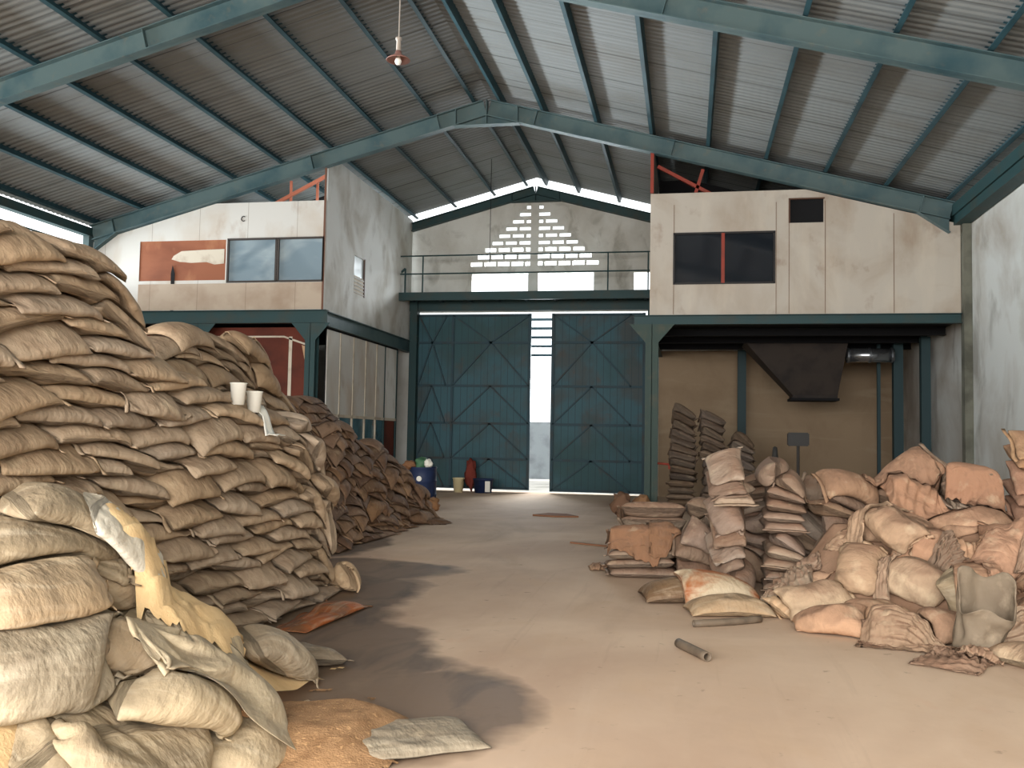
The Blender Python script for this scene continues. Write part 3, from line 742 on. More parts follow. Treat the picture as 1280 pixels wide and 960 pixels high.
NS('pale bag end poking out between the swirled bag and the flat-sided bag', -2.42, 4.02, 50, .8, .5, .035, (200,180,146))
NS('dusty cream and grey bag bulging behind the flat-sided bag, beside the wet floor', -2.62, 5.45, 60, .85, .62, .045, (176,158,132))
NS('dark grey bag slumped against the brown rotten sack, on the wet floor', -2.75, 6.15, 40, .8, .55, .035, (130,116,98))
NS('brown-grey bag wedged halfway up the near heap, under the round grey bag', -2.68, 3.98, 20, .7, .5, .028, (168,146,116))
NS('pale bag smothered in yellow meal, in the middle of the near heap', -2.82, 4.7, 45, 1.05, .8, .035, (206,184,146))
NS('large flat-sided open bag with a stitched edge, at the front of the near heap', -2.40, 4.35, 50, 1.08, .92, .034, (206,188,156), hems=(0,1), fold=.008, stiff=.06)
NS('big rounded grey bag at the left of the near heap, above the swirled bag', -2.78, 3.55, 65, .9, .64, .05, (168,154,130))
NS('smooth rolled tan bag at the left edge of the near heap', -3.0, 3.88, 60, .62, .4, .02, (196,168,130))
NS('pale tan bag just below the rolled bag at the left edge of the near heap', -2.9, 3.7, 75, .8, .5, .03, (190,164,130))
NS('ragged grey bag ridge, second below the top of the near heap', -3.08, 4.3, 60, .85, .55, .03, (176,154,124))
NS('grey-brown bag on top of the near heap, against the tall stack', -3.12, 4.05, 60, 1.0, .66, .05, (160,142,114))
NS('tan-grey bag at the very crest of the near heap, touching the tall stack', -3.12, 4.3, 64, 1.05, .68, .055, (172,154,126))
NS('torn white plastic bag lying on top of the near heap', -2.9, 4.38, 50, .7, .5, .006, (244,236,216), hems=(), pack=.8, rough=.012)
random.seed(29)
NS('limp empty bag trailing from the near heap over the bran spill', -2.02, 5.0, -40, .75, .3, .003, (170,150,122), hems=(0,))
def spill(x, y):
    dx, dy = (x+1.95)/.62, (y-4.75)/.62
    d = 1-math.sqrt(dx*dx+dy*dy) + .35*noise.noise(Vector((x*2.5, y*2.5, 5.1)))
    return min(.12, max(0, d)*.22) + nz_(x, y, 9, .008)
mound('bran_spill', 'brown bran spilled over the floor in front of the near left heap', 'spilled bran', BRAN, -2.8, -1.2, 4.0, 5.7, spill, .025, -1)
NS('stiff grey plastic bag lying on the floor right of the bran spill', -1.42, 4.78, 35, .75, .55, .018, (158,146,126), hems=(0,), kc=.5)
# meal dusted over the bags, following them
HB = H.copy(); HB[HB > 1.3] = 1.3
for _k in range(14): HB[1:-1,1:-1] = (HB[2:,1:-1]+HB[:-2,1:-1]+HB[1:-1,2:]+HB[1:-1,:-2])*.25
def over(x, y):
    d = 1-math.hypot((x+2.72)/.30, (y-4.72)/.48) + .35*noise.noise(Vector((x*4, y*4, 2.2)))
    if d < .06 or x < -3.15: return 0
    i, j = int((x-HX0)/HR), int((y-HY0)/HR)
    return max(.006, float(min(HB[i, j]+.03, H[i, j]+.03)) + min(.07, d*.25) - .05)
mound('meal_spill', 'pale yellow meal poured out over the bags of the near left heap', 'spilled meal', MEAL, -3.4, -2.3, 4.2, 5.6, over, .025, -1)
print('near heap done', len(bpy.data.objects))

# ------------------------------------------------------------------ right side
random.seed(31)
RC = [(172,142,116),(180,152,126),(166,136,112),(190,164,138),(162,132,108)]
def column(fmt, group, x, y, yaw, n, L, W, V, nu=18, nv=12, cols=RC, mat=None, jit=.04, yawj=6, top=99, name='dusty_sack', **kw):
    kw.setdefault('stiff', .06); kw.setdefault('slide', 4.); kw.setdefault('ramp', .25)
    for l in range(n):
        if float(hs(np.array([x]), np.array([y]))[0]) > top: break
        sack(name, fmt.format(layer=ORD[l]), group, x+random.uniform(-jit, jit), y+random.uniform(-jit, jit), R(yaw+random.uniform(-yawj, yawj)), L*random.uniform(.96,1.05), W*random.uniform(.96,1.05), V*random.uniform(.9,1.12), nu, nv, mat or SACKR, tint(random.choice(cols)), (random.choice((0,1)),), **kw)
# dark stack against the rear wall under the deck
GC = [(120,104,90),(128,112,96),(110,96,84),(124,106,90)]
for i, (x, nm, tp) in enumerate(((-.15, 'left', 2.3), (.5, 'middle', 2.32), (1.13, 'right', 1.82))):
    column('greyish sack, {layer} layer in the %s column of the dark stack below the right deck' % nm, 'sacks of the dark stack below the deck', x, 21.6, 0, 20, .66, .62, .036, 16, 12, GC, SACKB, top=tp-.1, name='dark_sack', steps=36, jit=.015, yawj=2, stiff=.06)
# low block at the left end of the right pile
column('dusty sack, {layer} layer at the front left corner of the right pile', 'sacks in the low left block', -.52, 11.15, 9, 5, .82, .52, .030, top=.55)
column('dusty sack, {layer} layer just behind the mouldy bags of the right pile', 'sacks in the low left block', .12, 10.95, 8, 5, .8, .52, .036, top=.6)
column('dusty sack, {layer} layer at the back left of the low block', 'sacks in the low left block', -.42, 11.75, 0, 6, .82, .55, .04, top=.78)
column('dusty sack, {layer} layer at the back right of the low block', 'sacks in the low left block', .28, 11.7, 0, 6, .82, .55, .04, top=.78)
EC = (152,124,102)
def cloth(label, cx, cy, yaw, L=1.15, W=.8, V=.0022, col=EC, nu=42, nv=30, **kw):
    kw.setdefault('steps', 60); kw.setdefault('fold', .065); kw.setdefault('folds', 8.)
    return sack('empty_sack', label, 'empty sacks thrown over the piles', cx, cy, R(yaw), L, W, V, nu, nv, kw.pop('mat', SACKR), col, kw.pop('hems', ()), kc=kw.pop('kc', .04), smooth=.004, **kw)
cloth('brown empty sack hanging over the left end of the low right block', -.55, 11.25, 80, 1.1, .8, col=(170,120,84))
cloth('brown empty sack draped over the middle of the low right block', -.05, 11.2, 10, 1.2, .9, col=(164,116,80))
sack('dusty_sack', 'single lens-shaped sack lying on the brown cloth of the low right block', 'sacks in the low left block', .02, 11.5, R(5), .62, .42, .014, 20, 14, SACKR, (196,154,124), ())
# upright stacks
column('even tan sack, {layer} layer of the neat stack at the right wall end', 'sacks of the neat right stack', 3.62, 10.3, 0, 15, .95, .62, .046, cols=[(196,148,108),(204,160,118),(200,150,120)], jit=.01, yawj=1.5, top=1.64, stiff=.1)
column('dusty sack, {layer} layer of the slim front column left of the right pile', 'sacks of the slim columns', .44, 10.35, 89, 15, .78, .47, .026, jit=.015, yawj=2, stiff=.1, top=1.32)
column('dusty sack, {layer} layer of the second slim column of the right pile', 'sacks of the slim columns', 1.0, 10.5, 89, 15, .74, .47, .026, jit=.015, yawj=2, stiff=.1, top=1.32)
column('dusty sack, {layer} layer of the short stack showing behind the two slim columns', 'sacks of the slim columns', .72, 11.05, 0, 14, .8, .5, .03, top=1.1)
column('dusty sack, {layer} layer of the short stack right behind the second slim column', 'sacks of the slim columns', 1.45, 11.0, 0, 14, .8, .5, .03, top=1.1)
column('dusty sack, {layer} layer of the broad middle stack of the right pile', 'sacks of the middle stack', 1.62, 10.3, 14, 10, .8, .52, .030, top=1.05)
column('dusty sack, {layer} layer right of the broad middle stack of the right pile', 'sacks of the middle stack', 2.25, 10.15, 5, 14, .8, .55, .030, top=1.2)
column('dusty sack, {layer} layer under the draped cloths of the right pile', 'sacks of the middle stack', 2.72, 10.2, 85, 15, .8, .55, .030, top=1.3)
column('dusty sack, {layer} layer at the back of the right pile, behind the draped cloths', 'sacks of the middle stack', 2.4, 10.75, 0, 12, .85, .55, .045, top=1.38)
sack('dusty_sack', 'plump brown sack resting slanted on top of the broad middle stack', 'sacks of the middle stack', 1.68, 10.25, R(12), .82, .55, .045, 22, 14, SACKR, (178,136,102), (0,))
sack('dusty_sack', 'flat sack lying at the back top of the broad middle stack', 'sacks of the middle stack', 1.5, 10.8, R(5), .8, .5, .03, 20, 12, SACKR, (178,142,108), (0,))
# front slope
def core2(x, y):
    yf = 8.75 - .40*(x-.9)
    t = min(1, max(0, (y-yf-.1)/1.35)); e = min(1, max(0, (x-.75)/.7)); b = 1 if y < 10.0 else max(0, 1-(y-10.0)/.3)
    return t*e*b*.80 - .02 + nz_(x, y)
mound('dust_heap', 'reddish meal dust filling between the tumbled sacks of the right pile', 'spilled meal', Mat('red_meal', (158,126,102), .95).stain((132,102,80), 5, .45, .65, .6).bump(40, .4, .01).done(), .7, 4.2, 7.3, 10.3, core2)
def TS(label, cx, cy, yaw, L=.86, W=.6, V=.021, col=(188,158,130), hems=(1,), nu=24, nv=16, **kw):
    kw.setdefault('fold', .026); kw.setdefault('folds', 3.)
    return sack('tumbled_sack', label, 'tumbled sacks on the right slope', cx, cy, R(yaw), L, W, V, nu, nv, kw.pop('mat', SACKR), col, hems, **kw)
sack('mouldy_bag', 'dark brown box-shaped wet bag on the floor at the front of the right pile', 'mouldy bags', -.02, 9.62, R(12), .95, .66, .075, 24, 16, SACKM, (112,88,66), (1,))
sack('mouldy_bag', 'cream plastic bag with orange mould stains, lying on the dark wet bag', 'mouldy bags', .26, 9.62, R(20), .95, .72, .05, 26, 18, MOULD, (206,188,158), (1,))
TS('wrinkled grey-tan bag on the floor right of the dark wet bag', .38, 8.98, 12, .85, .5, .04, (170,142,110), mat=SACKN)
TS('small crumpled tan bag tucked at the right end of the wrinkled floor bag', .86, 9.05, 60, .5, .36, .012, (184,152,118), mat=SACKN)
TS('cream sack with a reddish dusty top, standing by the open-mouthed sack', 1.14, 9.0, 20, .72, .52, .045, (222,188,148))
TS('loose open-mouthed sack with a looped rim, above the cream sack', 1.2, 9.45, 40, .7, .5, .012, (210,166,128))
TS('cone-shaped sack sitting in the middle of the right slope', 1.62, 9.3, 70, .8, .55, .045, (212,172,132))
TS('bent pale sack curving down the right slope beside the cone-shaped sack', 2.0, 9.05, -50, .85, .5, .045, (218,184,146))
TS('brown-rimmed sack with a white patch at the foot of the right slope', 1.62, 8.66, -15, .62, .48, .035, (190,150,112))
TS('pink-tan lumpy sack on the floor at the very front of the right slope', 1.25, 8.42, -10, .72, .46, .035, (214,164,124))
TS('short rounded sack beside the lumpy pink-tan sack on the floor', 1.62, 8.25, 10, .6, .4, .03, (204,156,118))
TS('grey-green round sack in the right half of the slope', 2.32, 8.85, 30, .7, .55, .045, (176,156,126), mat=SACKN)
TS('brown knotted sack below the grey-green sack', 2.12, 8.3, 20, .75, .5, .035, (186,144,110))
TS('white-bottomed dusty sack high on the right slope under the hanging cloth', 1.98, 9.85, -15, .85, .55, .04, (212,168,130))
TS('white-edged flat sack beside the neat right stack, under the hanging cloth', 2.7, 9.72, 15, .85, .6, .04, (212,164,126))
TS('red-dusted sack with a pale corner pointing right, mid slope', 2.3, 9.45, -35, .85, .6, .04, (206,154,116))
TS('large red-dusted flat face sack leaning at the right of the slope', 2.82, 9.25, 70, .85, .62, .04, (190,138,102))
TS('narrow dusty sack pointing down the slope left of the pale corner sack', 2.0, 9.5, -65, .75, .42, .03, (208,168,130))
TS('tan sack half buried low behind the upright grey bag', 2.75, 8.55, 10, .85, .55, .04, (198,152,114))
TS('tan sack at the right picture edge under the neat stack', 3.25, 9.2, 10, .9, .55, .045, (178,132,98))
TS('crumpled brown sack by the dark gap under the neat stack', 3.1, 8.75, -30, .75, .5, .025, (184,140,106))
TS('cream tapering sack on the floor at the right picture edge', 2.5, 7.45, -60, .8, .42, .03, (210,180,142))
random.seed(37)
cloth('broad reddish cloth hanging down over the middle of the right pile', 2.35, 10.25, 85, 1.35, .95, col=(196,144,108))
cloth('tan cloth bunched on the very top of the right pile', 2.15, 10.45, 10, 1.1, .8, col=(190,142,108))
cloth('reddish cloth hanging at the right end of the right pile top', 2.9, 10.15, 70, 1.3, .9, col=(186,134,100))
cloth('thin folded cloth lying across the top right of the right pile', 2.75, 10.5, -20, 1.0, .6, col=(200,152,116))
cloth('ragged pale cloth crumpled in the middle of the slope', 1.75, 9.7, 25, .9, .6, col=(218,178,140))
cloth('long peach cloth sliding down the slope behind the grey upright bag', 2.5, 8.75, 80, 1.3, .6, col=(222,170,128))
cloth('crumpled pink cloth over the right shoulder of the slope', 2.8, 8.95, 20, 1.1, .7, col=(208,156,120))
cloth('creased rag bundle flat on the floor in front of the right slope', 1.7, 7.95, -10, .9, .6, col=(180,146,114))
cloth('flat brown empty sack spread like a fan on the floor at front right', 1.93, 7.42, 60, .7, .55, col=(160,128,102), V=.006)
cloth('ribbed pale rag beside the fan-shaped empty sack', 2.15, 7.62, 80, .6, .4, col=(190,152,120), V=.004)
cloth('limp tan sack folded over the left shoulder of the slope, beside the slim columns', 1.22, 9.75, 50, .95, .6, col=(186,154,126), V=.008)
cloth('loose grey-tan sack slipping down the left edge of the slope, above the open-mouthed sack', 1.05, 9.42, 80, .85, .55, col=(170,146,120), V=.006)
cloth('pale rag wedged between the cream sack and the slim columns', .92, 9.35, 30, .6, .45, col=(192,168,138), V=.003)
cloth('torn strip of cloth hanging below the cone-shaped sack', 1.8, 9.0, 70, .6, .3, col=(200,166,134), V=.002)
cloth('dark rag in the dip between the bent pale sack and the grey-green sack', 2.25, 9.15, 20, .6, .4, col=(150,122,98), V=.002)
cloth('bunched pale rag at the right foot of the slope, behind the upright grey bag', 2.62, 8.2, 15, .75, .5, col=(204,172,140), V=.004)
cloth('creased tan cloth over the sacks below the neat right stack', 3.2, 9.0, 40, 1.0, .65, col=(176,142,114), V=.004)
# upright open bag, slumped, with a dark mouth
def open_bag(cx, cy, rx, ry, h, yaw, lean):
    n, k = 40, 14; z0 = ground(cx, cy)-.01; co, si = math.cos(yaw), math.sin(yaw)
    def P(t, s, inner):
        a_ = 2*math.pi*t/n; f_ = s/k; w_ = 1 + .16*math.sin(3*f_+a_) + .12*noise.noise(Vector((math.cos(a_)*1.7, math.sin(a_)*1.7, f_*2.2))) - .18*(1-f_)**2 + .09*math.sin(5*a_+2*f_)*f_ + .12*noise.noise(Vector((math.cos(a_)*3.5, math.sin(a_)*3.5, f_*3+4)))
        x, y = rx*w_*math.cos(a_)*(1-inner*.05), ry*w_*math.sin(a_)*(1-inner*.05)
        z_ = h*f_*(1+.40*math.sin(a_+.2)*f_ + .16*math.sin(3*a_+1)*f_) + .02*noise.noise(Vector((a_*2, f_*5, 3)))
        x += lean*f_*f_
        return (cx+x*co-y*si, cy+x*si+y*co, z0+.012+max(.0, z_)+(.015 if inner and s == 0 else 0))
    m = MB()
    for inner in (0, 1):
        for s in range(k+1):
            for t in range(n): m.v.append(P(t, s, inner))
    q = (k+1)*n
    for s in range(k):
        for t in range(n):
            t2 = (t+1) % n
            m.f.append((s*n+t, s*n+t2, (s+1)*n+t2, (s+1)*n+t)); m.f.append((q+s*n+t, q+(s+1)*n+t, q+(s+1)*n+t2, q+s*n+t2))
    for t in range(n): m.f.append((k*n+t, k*n+(t+1) % n, q+k*n+(t+1) % n, q+k*n+t))
    m.f.append(tuple(range(n))[::-1]); m.f.append(tuple(q+t for t in range(n)))
    o = m.build('open_bag', GREYBAG, origin=(cx, cy, z0), smooth=True)
    for v_ in np.linspace(0, 1, 12):
        hsplat(np.array([[[cx+rx*(u_-.5)*1.6, cy+ry*(v_-.5)*1.6, z0+h*.9]] * 2 for u_ in np.linspace(0, 1, 12)]))
    return o
def ground(x, y): return float(hs(np.array([x]), np.array([y]))[0])
GREYBAG = Mat('grey_bag_cloth', (126,112,94), .8).stain((112,96,80), 3, .45, .66, .7).stain((176,160,136), 6, .55, .7, .5).bump(14, .4, .02).bump(120, .2, .004).done()
tag(open_bag(2.2, 7.78, .21, .19, .42, R(8), .05), 'upright grey bag with a gaping dark mouth, at the front right corner', 'sack', 'tumbled sacks on the right slope')
cloth('small limp rag at the left foot of the low right block', -.98, 11.55, 10, .5, .35, col=(180,140,106), V=.004)
print('right side done', len(bpy.data.objects))

# ------------------------------------------------------------------ small things
def ground(x, y): return float(hs(np.array([x]), np.array([y]))[0])
WHT = Mat('white_foam', (240,238,226), .6).done()
for i, (x, y, lab) in enumerate(((-3.60, 7.05, 'white foam cup tipped back on the sack terrace, left of its pair'), (-3.58, 7.3, 'white foam cup standing on the sack terrace beside crumpled paper'))):
    z = ground(x, y); m = MB(); m.lathe([(.0,.004),(.05,.0),(.066,.17),(.072,.175),(.066,.18),(.06,.17),(.046,.012),(.0,.012)], 20, (x, y, z))
    tag(m.build('foam_cup', WHT, origin=(x, y, z), smooth=True), lab, 'cup', 'foam cups on the sack terrace')
m = MB(); x, y = -3.5, 7.4; z = ground(x, y)
for a in range(9):
    for b in range(7):
        p = Vector((x-.12+.03*a, y-.1+.033*b, 0)); p.z = max(ground(p.x, p.y), z-.05)+.02+.05*abs(noise.noise(Vector((a*.6, b*.6, 3.))))
        m.v.append(tuple(p))
m.f = [(i*7+j, i*7+j+7, i*7+j+8, i*7+j+1) for i in range(8) for j in range(6)]
o = m.build('crumpled_paper', WHT, smooth=True); sol = o.modifiers.new('thick', 'SOLIDIFY'); sol.thickness = .004
tag(o, 'crumpled white paper lying on the sacks below the foam cups', 'paper')
# pendant lamp
L0 = (-4.0, 12.2, 6.84); lamp = empty('pendant_lamp', L0, 'small white enamel pendant lamp hanging under the left roof slope', 'lamp')
ENA = Mat('enamel', (170,160,150), .4).done()
x, y, z = L0
m = MB(); m.lathe([(.0,.10),(.04,.10),(.05,.05),(.15,-.01),(.17,-.03),(.165,-.035),(.045,.035),(.0,.04)], 24, L0); m.build('lamp_shade', Mat('shade_rust', (150,110,100), .5).done(), lamp, smooth=True)
m = MB(); m.lathe([(.0,.30),(.045,.29),(.045,.26),(.03,.25),(.035,.1),(.0,.1)], 16, L0); m.build('lamp_holder', ENA, lamp, smooth=True)
m = MB(); m.lathe([(.0,-.10),(.035,-.085),(.05,-.05),(.035,-.01),(.02,.04),(.0,.04)], 16, L0); m.build('bulb', Mat('bulb_white', (250,248,240), .25).done(), lamp, smooth=True)
m = MB(); m.tube([(x, y, z+.28), (x+.02, y, zr(x, .5))], .008, 6); m.build('cord', ENA, lamp)
m = MB(); m.tube([(-5.2, 24, 6.2), (-5.2, 24, zr(-5.2, .5))], .008, 6); tag(m.build('hanging_wire', dark), 'thin wire dangling from the roof in front of the gable wall', 'wire')
# drum with rubbish by the gate
DR = Mat('blue_drum', (34,48,82), .5).stain((24,32,52), 4, .45, .65, .7).done()
D0 = (-5.72, 19.9, 0); dr = empty('drum', D0, 'dark blue rubbish drum at the far end of the brown sack pile', 'drum')
m = MB(); m.lathe([(.0,0),(.29,0),(.30,.02),(.30,.28),(.315,.30),(.30,.32),(.30,.58),(.315,.60),(.30,.62),(.30,.88),(.315,.90),(.30,.91),(.28,.88),(.28,.04),(.0,.04)], 28, D0); m.build('drum_body', DR, dr, smooth=True)
m = MB(); m.lathe([(.0,0),(.06,.0),(.055,.01),(.0,.012)], 16, (0,0,0)); m.v = [(D0[0]+.0+a, D0[1]-.302-c, .66+b) for a, b, c in m.v]; m.build('white_sticker', WHT, dr)
GRN = Mat('green_plastic', (70,110,80), .5).done()
def crumple(name, lab, cat, c, r, mat, seed, flat=.7, group=None):
    bm = bmesh.new(); bmesh.ops.create_icosphere(bm, subdivisions=3, radius=1)
    for v in bm.verts:
        n = 1 + .42*noise.noise(v.co*1.9 + Vector((seed, 0, 0))) + .22*noise.noise(v.co*4.5 + Vector((0, seed, 0)))
        v.co = Vector((v.co.x*r[0]*n, v.co.y*r[1]*n, v.co.z*r[2]*n))
    zm = min(v.co.z for v in bm.verts)
    for v in bm.verts: v.co.z -= zm
    me = bpy.data.meshes.new(name); bm.to_mesh(me); bm.free(); me.materials.append(mat)
    me.polygons.foreach_set('use_smooth', [True]*len(me.polygons))
    o = bpy.data.objects.new(name, me); COL.objects.link(o); o.location = c; return tag(o, lab, cat, group)
crumple('plastic_bag', 'green plastic bag stuffed into the top of the dark blue drum', 'bag', (-5.75,19.85,.80), (.17,.17,.15), GRN, 3.3)
crumple('plastic_bag', 'white plastic bag hanging at the right rim of the dark blue drum', 'bag', (-5.55,19.72,.86), (.09,.09,.10), WHT, 8.1)
crumple('plastic_bag', 'brown crumpled bag at the left rim of the dark blue drum', 'bag', (-5.98,19.75,.84), (.15,.12,.09), Mat('brown_paper', (130,92,64), .8).done(), 5.2)
crumple('floor_bag', 'small brown bag on the floor at the foot of the dark blue drum', 'bag', (-5.3,19.0,0), (.22,.18,.14), Mat('brown_bag', (150,110,76), .85).done(), 6.2)
B0 = (-6.42, 26.0, 0); bk = empty('bucket', B0, 'cream plastic bucket standing before the left gate leaf', 'bucket')
m = MB(); m.lathe([(.0,0),(.125,0),(.16,.38),(.175,.385),(.175,.41),(.16,.41),(.15,.39),(.12,.02),(.0,.02)], 24, B0); m.build('bucket_body', Mat('cream_plastic', (216,202,160), .5).done(), bk, smooth=True)
m = MB(); m.tube([(B0[0]+.168*math.cos(R(t)), B0[1]-.05-.0*t, .37+.0+.14*math.sin(R(t))) for t in range(180, 361, 20)], .006, 6); m.build('bucket_handle', dark, bk)
C0 = (-5.72, 26.1, 0); ct = empty('tub', C0, 'low dark blue tub beside the cream bucket at the left gate leaf', 'tub')
m = MB(); m.lathe([(.0,0),(.24,0),(.28,.36),(.30,.37),(.30,.40),(.27,.40),(.23,.03),(.0,.03)], 20, C0); m.build('tub_body', DR, ct, smooth=True)
m = MB(); m.box(C0[0]+.12, C0[0]+.26, C0[1]-.31, C0[1]-.27, .04, .34); m.build('white_label', WHT, ct)
crumple('red_rag', 'dull red rag bundle behind the cream bucket, against the gate', 'rag', (-6.15,26.35,0), (.16,.14,.42), Mat('red_cloth', (120,54,44), .9).done(), 2.2)
random.seed(5)
for k in range(6):
    x, y = -.95+random.uniform(-.35,.3), 18.6+random.uniform(-.5,.6)
    crumple('rubble_lump', ['brown rubble lump at the foot of the right deck post, %s' % w_ for w_ in ('first from the gate','second from the gate','third from the gate','fourth from the gate','fifth from the gate','nearest')][k], 'rubble', (x, y, 0), (random.uniform(.1,.2),random.uniform(.1,.18),random.uniform(.1,.26)), Mat('rubble%d' % k, random.choice([(120,90,70),(90,72,60),(150,112,80)]), .9).done(), k*2.3, group='rubble by the right deck post')
crumple('white_scrap', 'small white scrap in the rubble at the foot of the right deck post', 'scrap', (-.74,18.1,.0), (.07,.06,.09), WHT, 1.1)
def flat(name, lab, cat, pts, h, mat):
    m = MB(); m.prism(pts, h, lambda a, b, t: (a, b, t+.002)); return tag(m.build(name, mat), lab, cat)
CARD = Mat('cardboard', (140,98,72), .9).stain((110,76,56), 4, .5, .7, .6).done()
flat('cardboard_sheet', 'brown flattened cardboard lying on the bright floor before the gate gap', 'cardboard', [(-3.1,18.9),(-2.85,19.45),(-2.45,19.35),(-2.15,18.85),(-2.6,18.75)], .03, CARD)
flat('floor_slat', 'thin brown slat on the floor before the low right block', 'slat', [(-1.75,14.3),(-1.0,13.9),(-1.0,13.84),(-1.75,14.22)], .02, CARD)
def leaves(x, y):
    d = 1-math.hypot((x+4.55)/.34, (y-16.7)/.5) + .5*noise.noise(Vector((x*6, y*6, 2))); return max(0, d)*.09
mound('sweepings', 'low scatter of brown sweepings on the aisle floor past the brown pile', 'sweepings', Mat('sweepings_brown', (120,90,66), .95).bump(40, .8, .02).done(), -5.1, -4.0, 16.1, 17.3, leaves, .03, -1)
PIPE = Mat('grey_pipe', (112,98,82), .6).stain((80,70,60), 6, .45, .65, .7).done()
def pipe(lab, p, q, r, bow=0.):
    P = [Vector(p).lerp(Vector(q), t/8) + Vector((0, bow*math.sin(math.pi*t/8), 0)) for t in range(9)]
    m = MB(); m.tube([a + Vector((0,0,r)) for a in P], r, 12, cap=False); n = len(m.v)
    m2 = [a + Vector((0,0,r)) for a in P]; m.tube(m2, r*.78, 12, cap=False)
    for e in (0, 8):
        for i in range(12):
            j = (i+1) % 12; m.f.append((e*12+i, e*12+j, n+e*12+j, n+e*12+i))
    return tag(m.build('pipe_offcut', PIPE, smooth=True), lab, 'pipe', 'pipe offcuts on the floor')
pipe('long grey pipe offcut on the floor before the wrinkled grey-tan bag', (.06,8.25,0), (.64,8.62,0), .032, -.03)
pipe('short grey pipe offcut alone on the open floor', (-.06,7.42,0), (.15,7.0,0), .036)
# hopper and duct below the right deck
IRON = Mat('dark_iron', (52,48,44), .6).done()
HP0 = (2.55, 24.0, 2.55); hop = empty('hopper', HP0, 'big dark sheet-metal hopper hanging below the right deck', 'hopper')
m = MB(); z0, z1 = 2.62, 4.02
a = [(1.35,23.3),(3.75,23.3),(3.75,24.7),(1.35,24.7)]; b = [(2.5,23.6),(3.55,23.6),(3.55,24.4),(2.5,24.4)]
m.add([(x, y, z1) for x, y in a]+[(x, y, z0+.12) for x, y in b]+[(x, y, z0) for x, y in b], [(0,1,5,4),(1,2,6,5),(2,3,7,6),(3,0,4,7),(4,5,9,8),(5,6,10,9),(6,7,11,10),(7,4,8,11),(8,9,10,11),(3,2,1,0)])
m.build('hopper_body', Mat('hopper_dark', (52,44,38), .7).stain((36,30,28), 2, .45, .65).done(), hop)
m = MB(); m.box(2.46, 3.59, 23.56, 24.44, z0-.01, z0+.05); m.build('hopper_rim', dark, hop)
for x in (1.5, 3.6):
    for y in (23.4, 24.6):
        m = MB(); m.box(x-.03, x+.03, y-.03, y+.03, 4.0, 4.158); m.build('hanger', IRON, hop)
DU = (4.4, 23.6, 3.6); du = empty('air_duct', DU, 'shiny metal duct running right from the dark hopper', 'duct')
m = MB(); m.tube([(3.76, 23.7, 3.72), (4.85, 23.7, 3.72)], .17, 20); m.build('duct_tube', Mat('galvanised', (170,174,178), .25, .9).done(), du, smooth=True)
for x in (3.8, 4.3, 4.8):
    m = MB(); m.tube([(x-.02, 23.7, 3.72), (x+.02, 23.7, 3.72)], .185, 20); m.build('duct_collar', Mat('collar%d' % int(x*10), (120,124,128), .4, .8).done(), du)
# platform scale behind the columns
S0 = (2.1, 18.5, 0); sc_ = empty('platform_scale', S0, 'dark platform scale with a box head behind the slim sack columns', 'scale')
x, y, z = S0
m = MB(); m.box(x-.3, x+.3, y-.4, y+.4, .05, .16); m.build('platform', IRON, sc_, bevel=.01)
m = MB(); m.tube([(x, y+.35, .1), (x, y+.35, 1.52)], .03, 10); m.build('pillar', IRON, sc_)
m = MB(); m.box(x-.2, x+.2, y+.27, y+.43, 1.52, 1.78); m.build('scale_head', Mat('scale_black', (34,32,30), .5).done(), sc_, bevel=.02)
for sx in (-.22, .22):
    for sy in (-.3, .3):
        m = MB(); m.lathe([(.0,0),(.04,0),(.04,.05),(.0,.05)], 10, (x+sx, y+sy, 0)); m.build('wheel', IRON, sc_)
T0 = (1.46, 16.5, 0); 
m = MB(); m.lathe([(.0,0),(.20,0),(.20,.03),(.17,.05),(.045,1.42),(.035,1.5),(.0,1.52)], 16, T0); o = m.build('cone_post', Mat('cone_dark', (44,42,40), .7).done(), origin=T0, smooth=True)
tag(o, 'dark pointed cone poking up behind the slim sack columns', 'cone')
m = MB(); m.tube([(-.70, 20.09, 1.10), (-.40, 20.09, 1.08), (-.38, 20.09, .98)], .025, 8); tag(m.build('red_pipe', redox), 'short red pipe sticking out beside the dark stack below the deck', 'pipe')

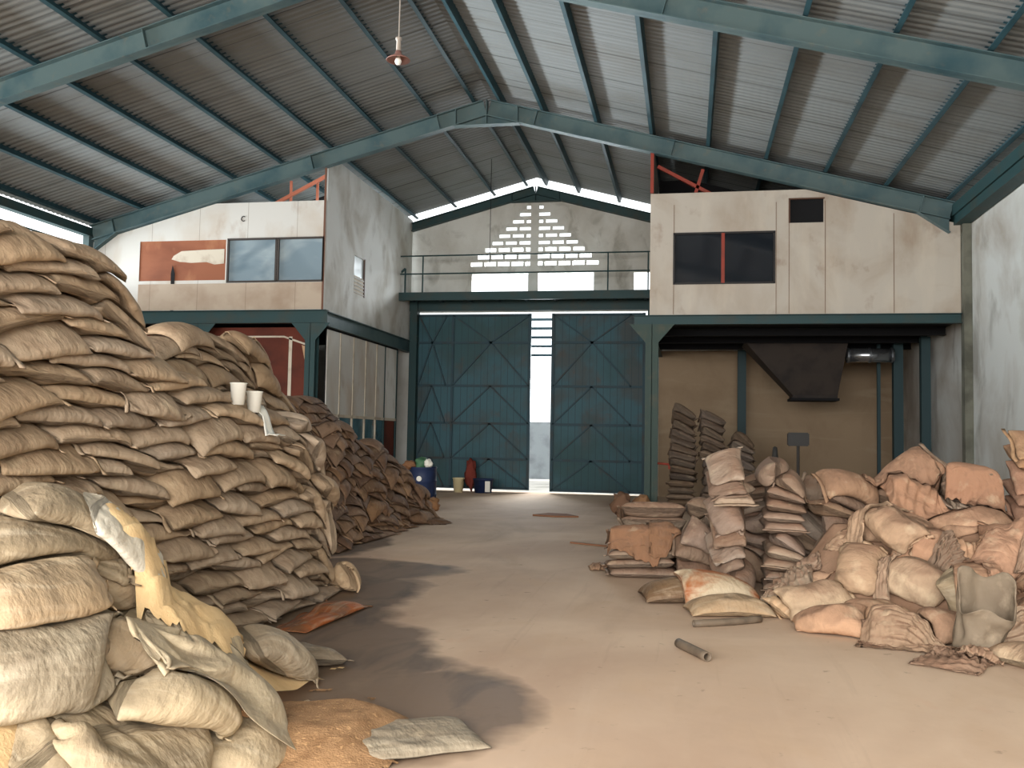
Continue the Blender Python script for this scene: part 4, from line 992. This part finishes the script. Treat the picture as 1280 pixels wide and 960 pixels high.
# ------------------------------------------------------------------ light
def area(name, loc, rot, sx, sy, power, col, spread=180):
    l = bpy.data.lights.new(name, 'AREA'); l.shape = 'RECTANGLE'; l.size = sx; l.size_y = sy; l.energy = power; l.color = col; l.spread = R(spread)
    o = bpy.data.objects.new(name, l); COL.objects.link(o); o.location = loc; o.rotation_euler = rot; return o
# daylight through the open end of the hall behind the camera
area('open_end_daylight', (-4.4, YB-.3, 3.6), (R(58), 0, 0), 18, 4.6, 3000, (1, .96, .92), 130)
# sky through the gable windows and the gate gap
area('gable_window_daylight', (-4.3, YG+.5, 6.5), (R(-75), 0, 0), 4.5, .9, 420, (.88, .95, 1), 150)
area('gate_gap_daylight', (-4.2, YG+1.3, 3.4), (R(-70), 0, 0), .9, 2.2, 260, (.9, .96, 1), 150)
# sky and bright yard through the long slot under the left eave
area('eave_slot_daylight', (XL-.9, 10, 5.1), (0, R(-104), 0), 1.2, 34, 1950, (.88, .96, 1), 60)
wd = bpy.data.worlds.new('sky'); SC.world = wd; wd.use_nodes = True
bg = wd.node_tree.nodes['Background']; bg.inputs[0].default_value = (.92, .97, 1, 1); bg.inputs[1].default_value = 2.2

# ------------------------------------------------------------------ camera
cam = bpy.data.cameras.new('camera'); co = bpy.data.objects.new('camera', cam); COL.objects.link(co); SC.camera = co
cam.sensor_width = 36; cam.lens = 1167.03*36/1280; cam.clip_end = 300
yaw, pit, rol = -.1869, .0566, .0176
cy_, sy_, cp, sp = math.cos(yaw), math.sin(yaw), math.cos(pit), math.sin(pit)
f = Vector((sy_*cp, cy_*cp, sp)); r = Vector((cy_, -sy_, 0)); u = r.cross(f)
cr, sr = math.cos(rol), math.sin(rol); r, u = r*cr+u*sr, u*cr-r*sr
co.matrix_world = Matrix(((r.x,u.x,-f.x,0),(r.y,u.y,-f.y,0),(r.z,u.z,-f.z,1.6),(0,0,0,1)))
vs = SC.view_settings
vs.view_transform = 'Standard'; vs.look = 'None'; vs.gamma = 1; vs.use_curve_mapping = False; vs.exposure = 0
SC.cycles.use_denoising = True; SC.cycles.max_bounces = 8; SC.cycles.diffuse_bounces = 5; SC.cycles.sample_clamp_indirect = 6
SC.render.use_persistent_data = False
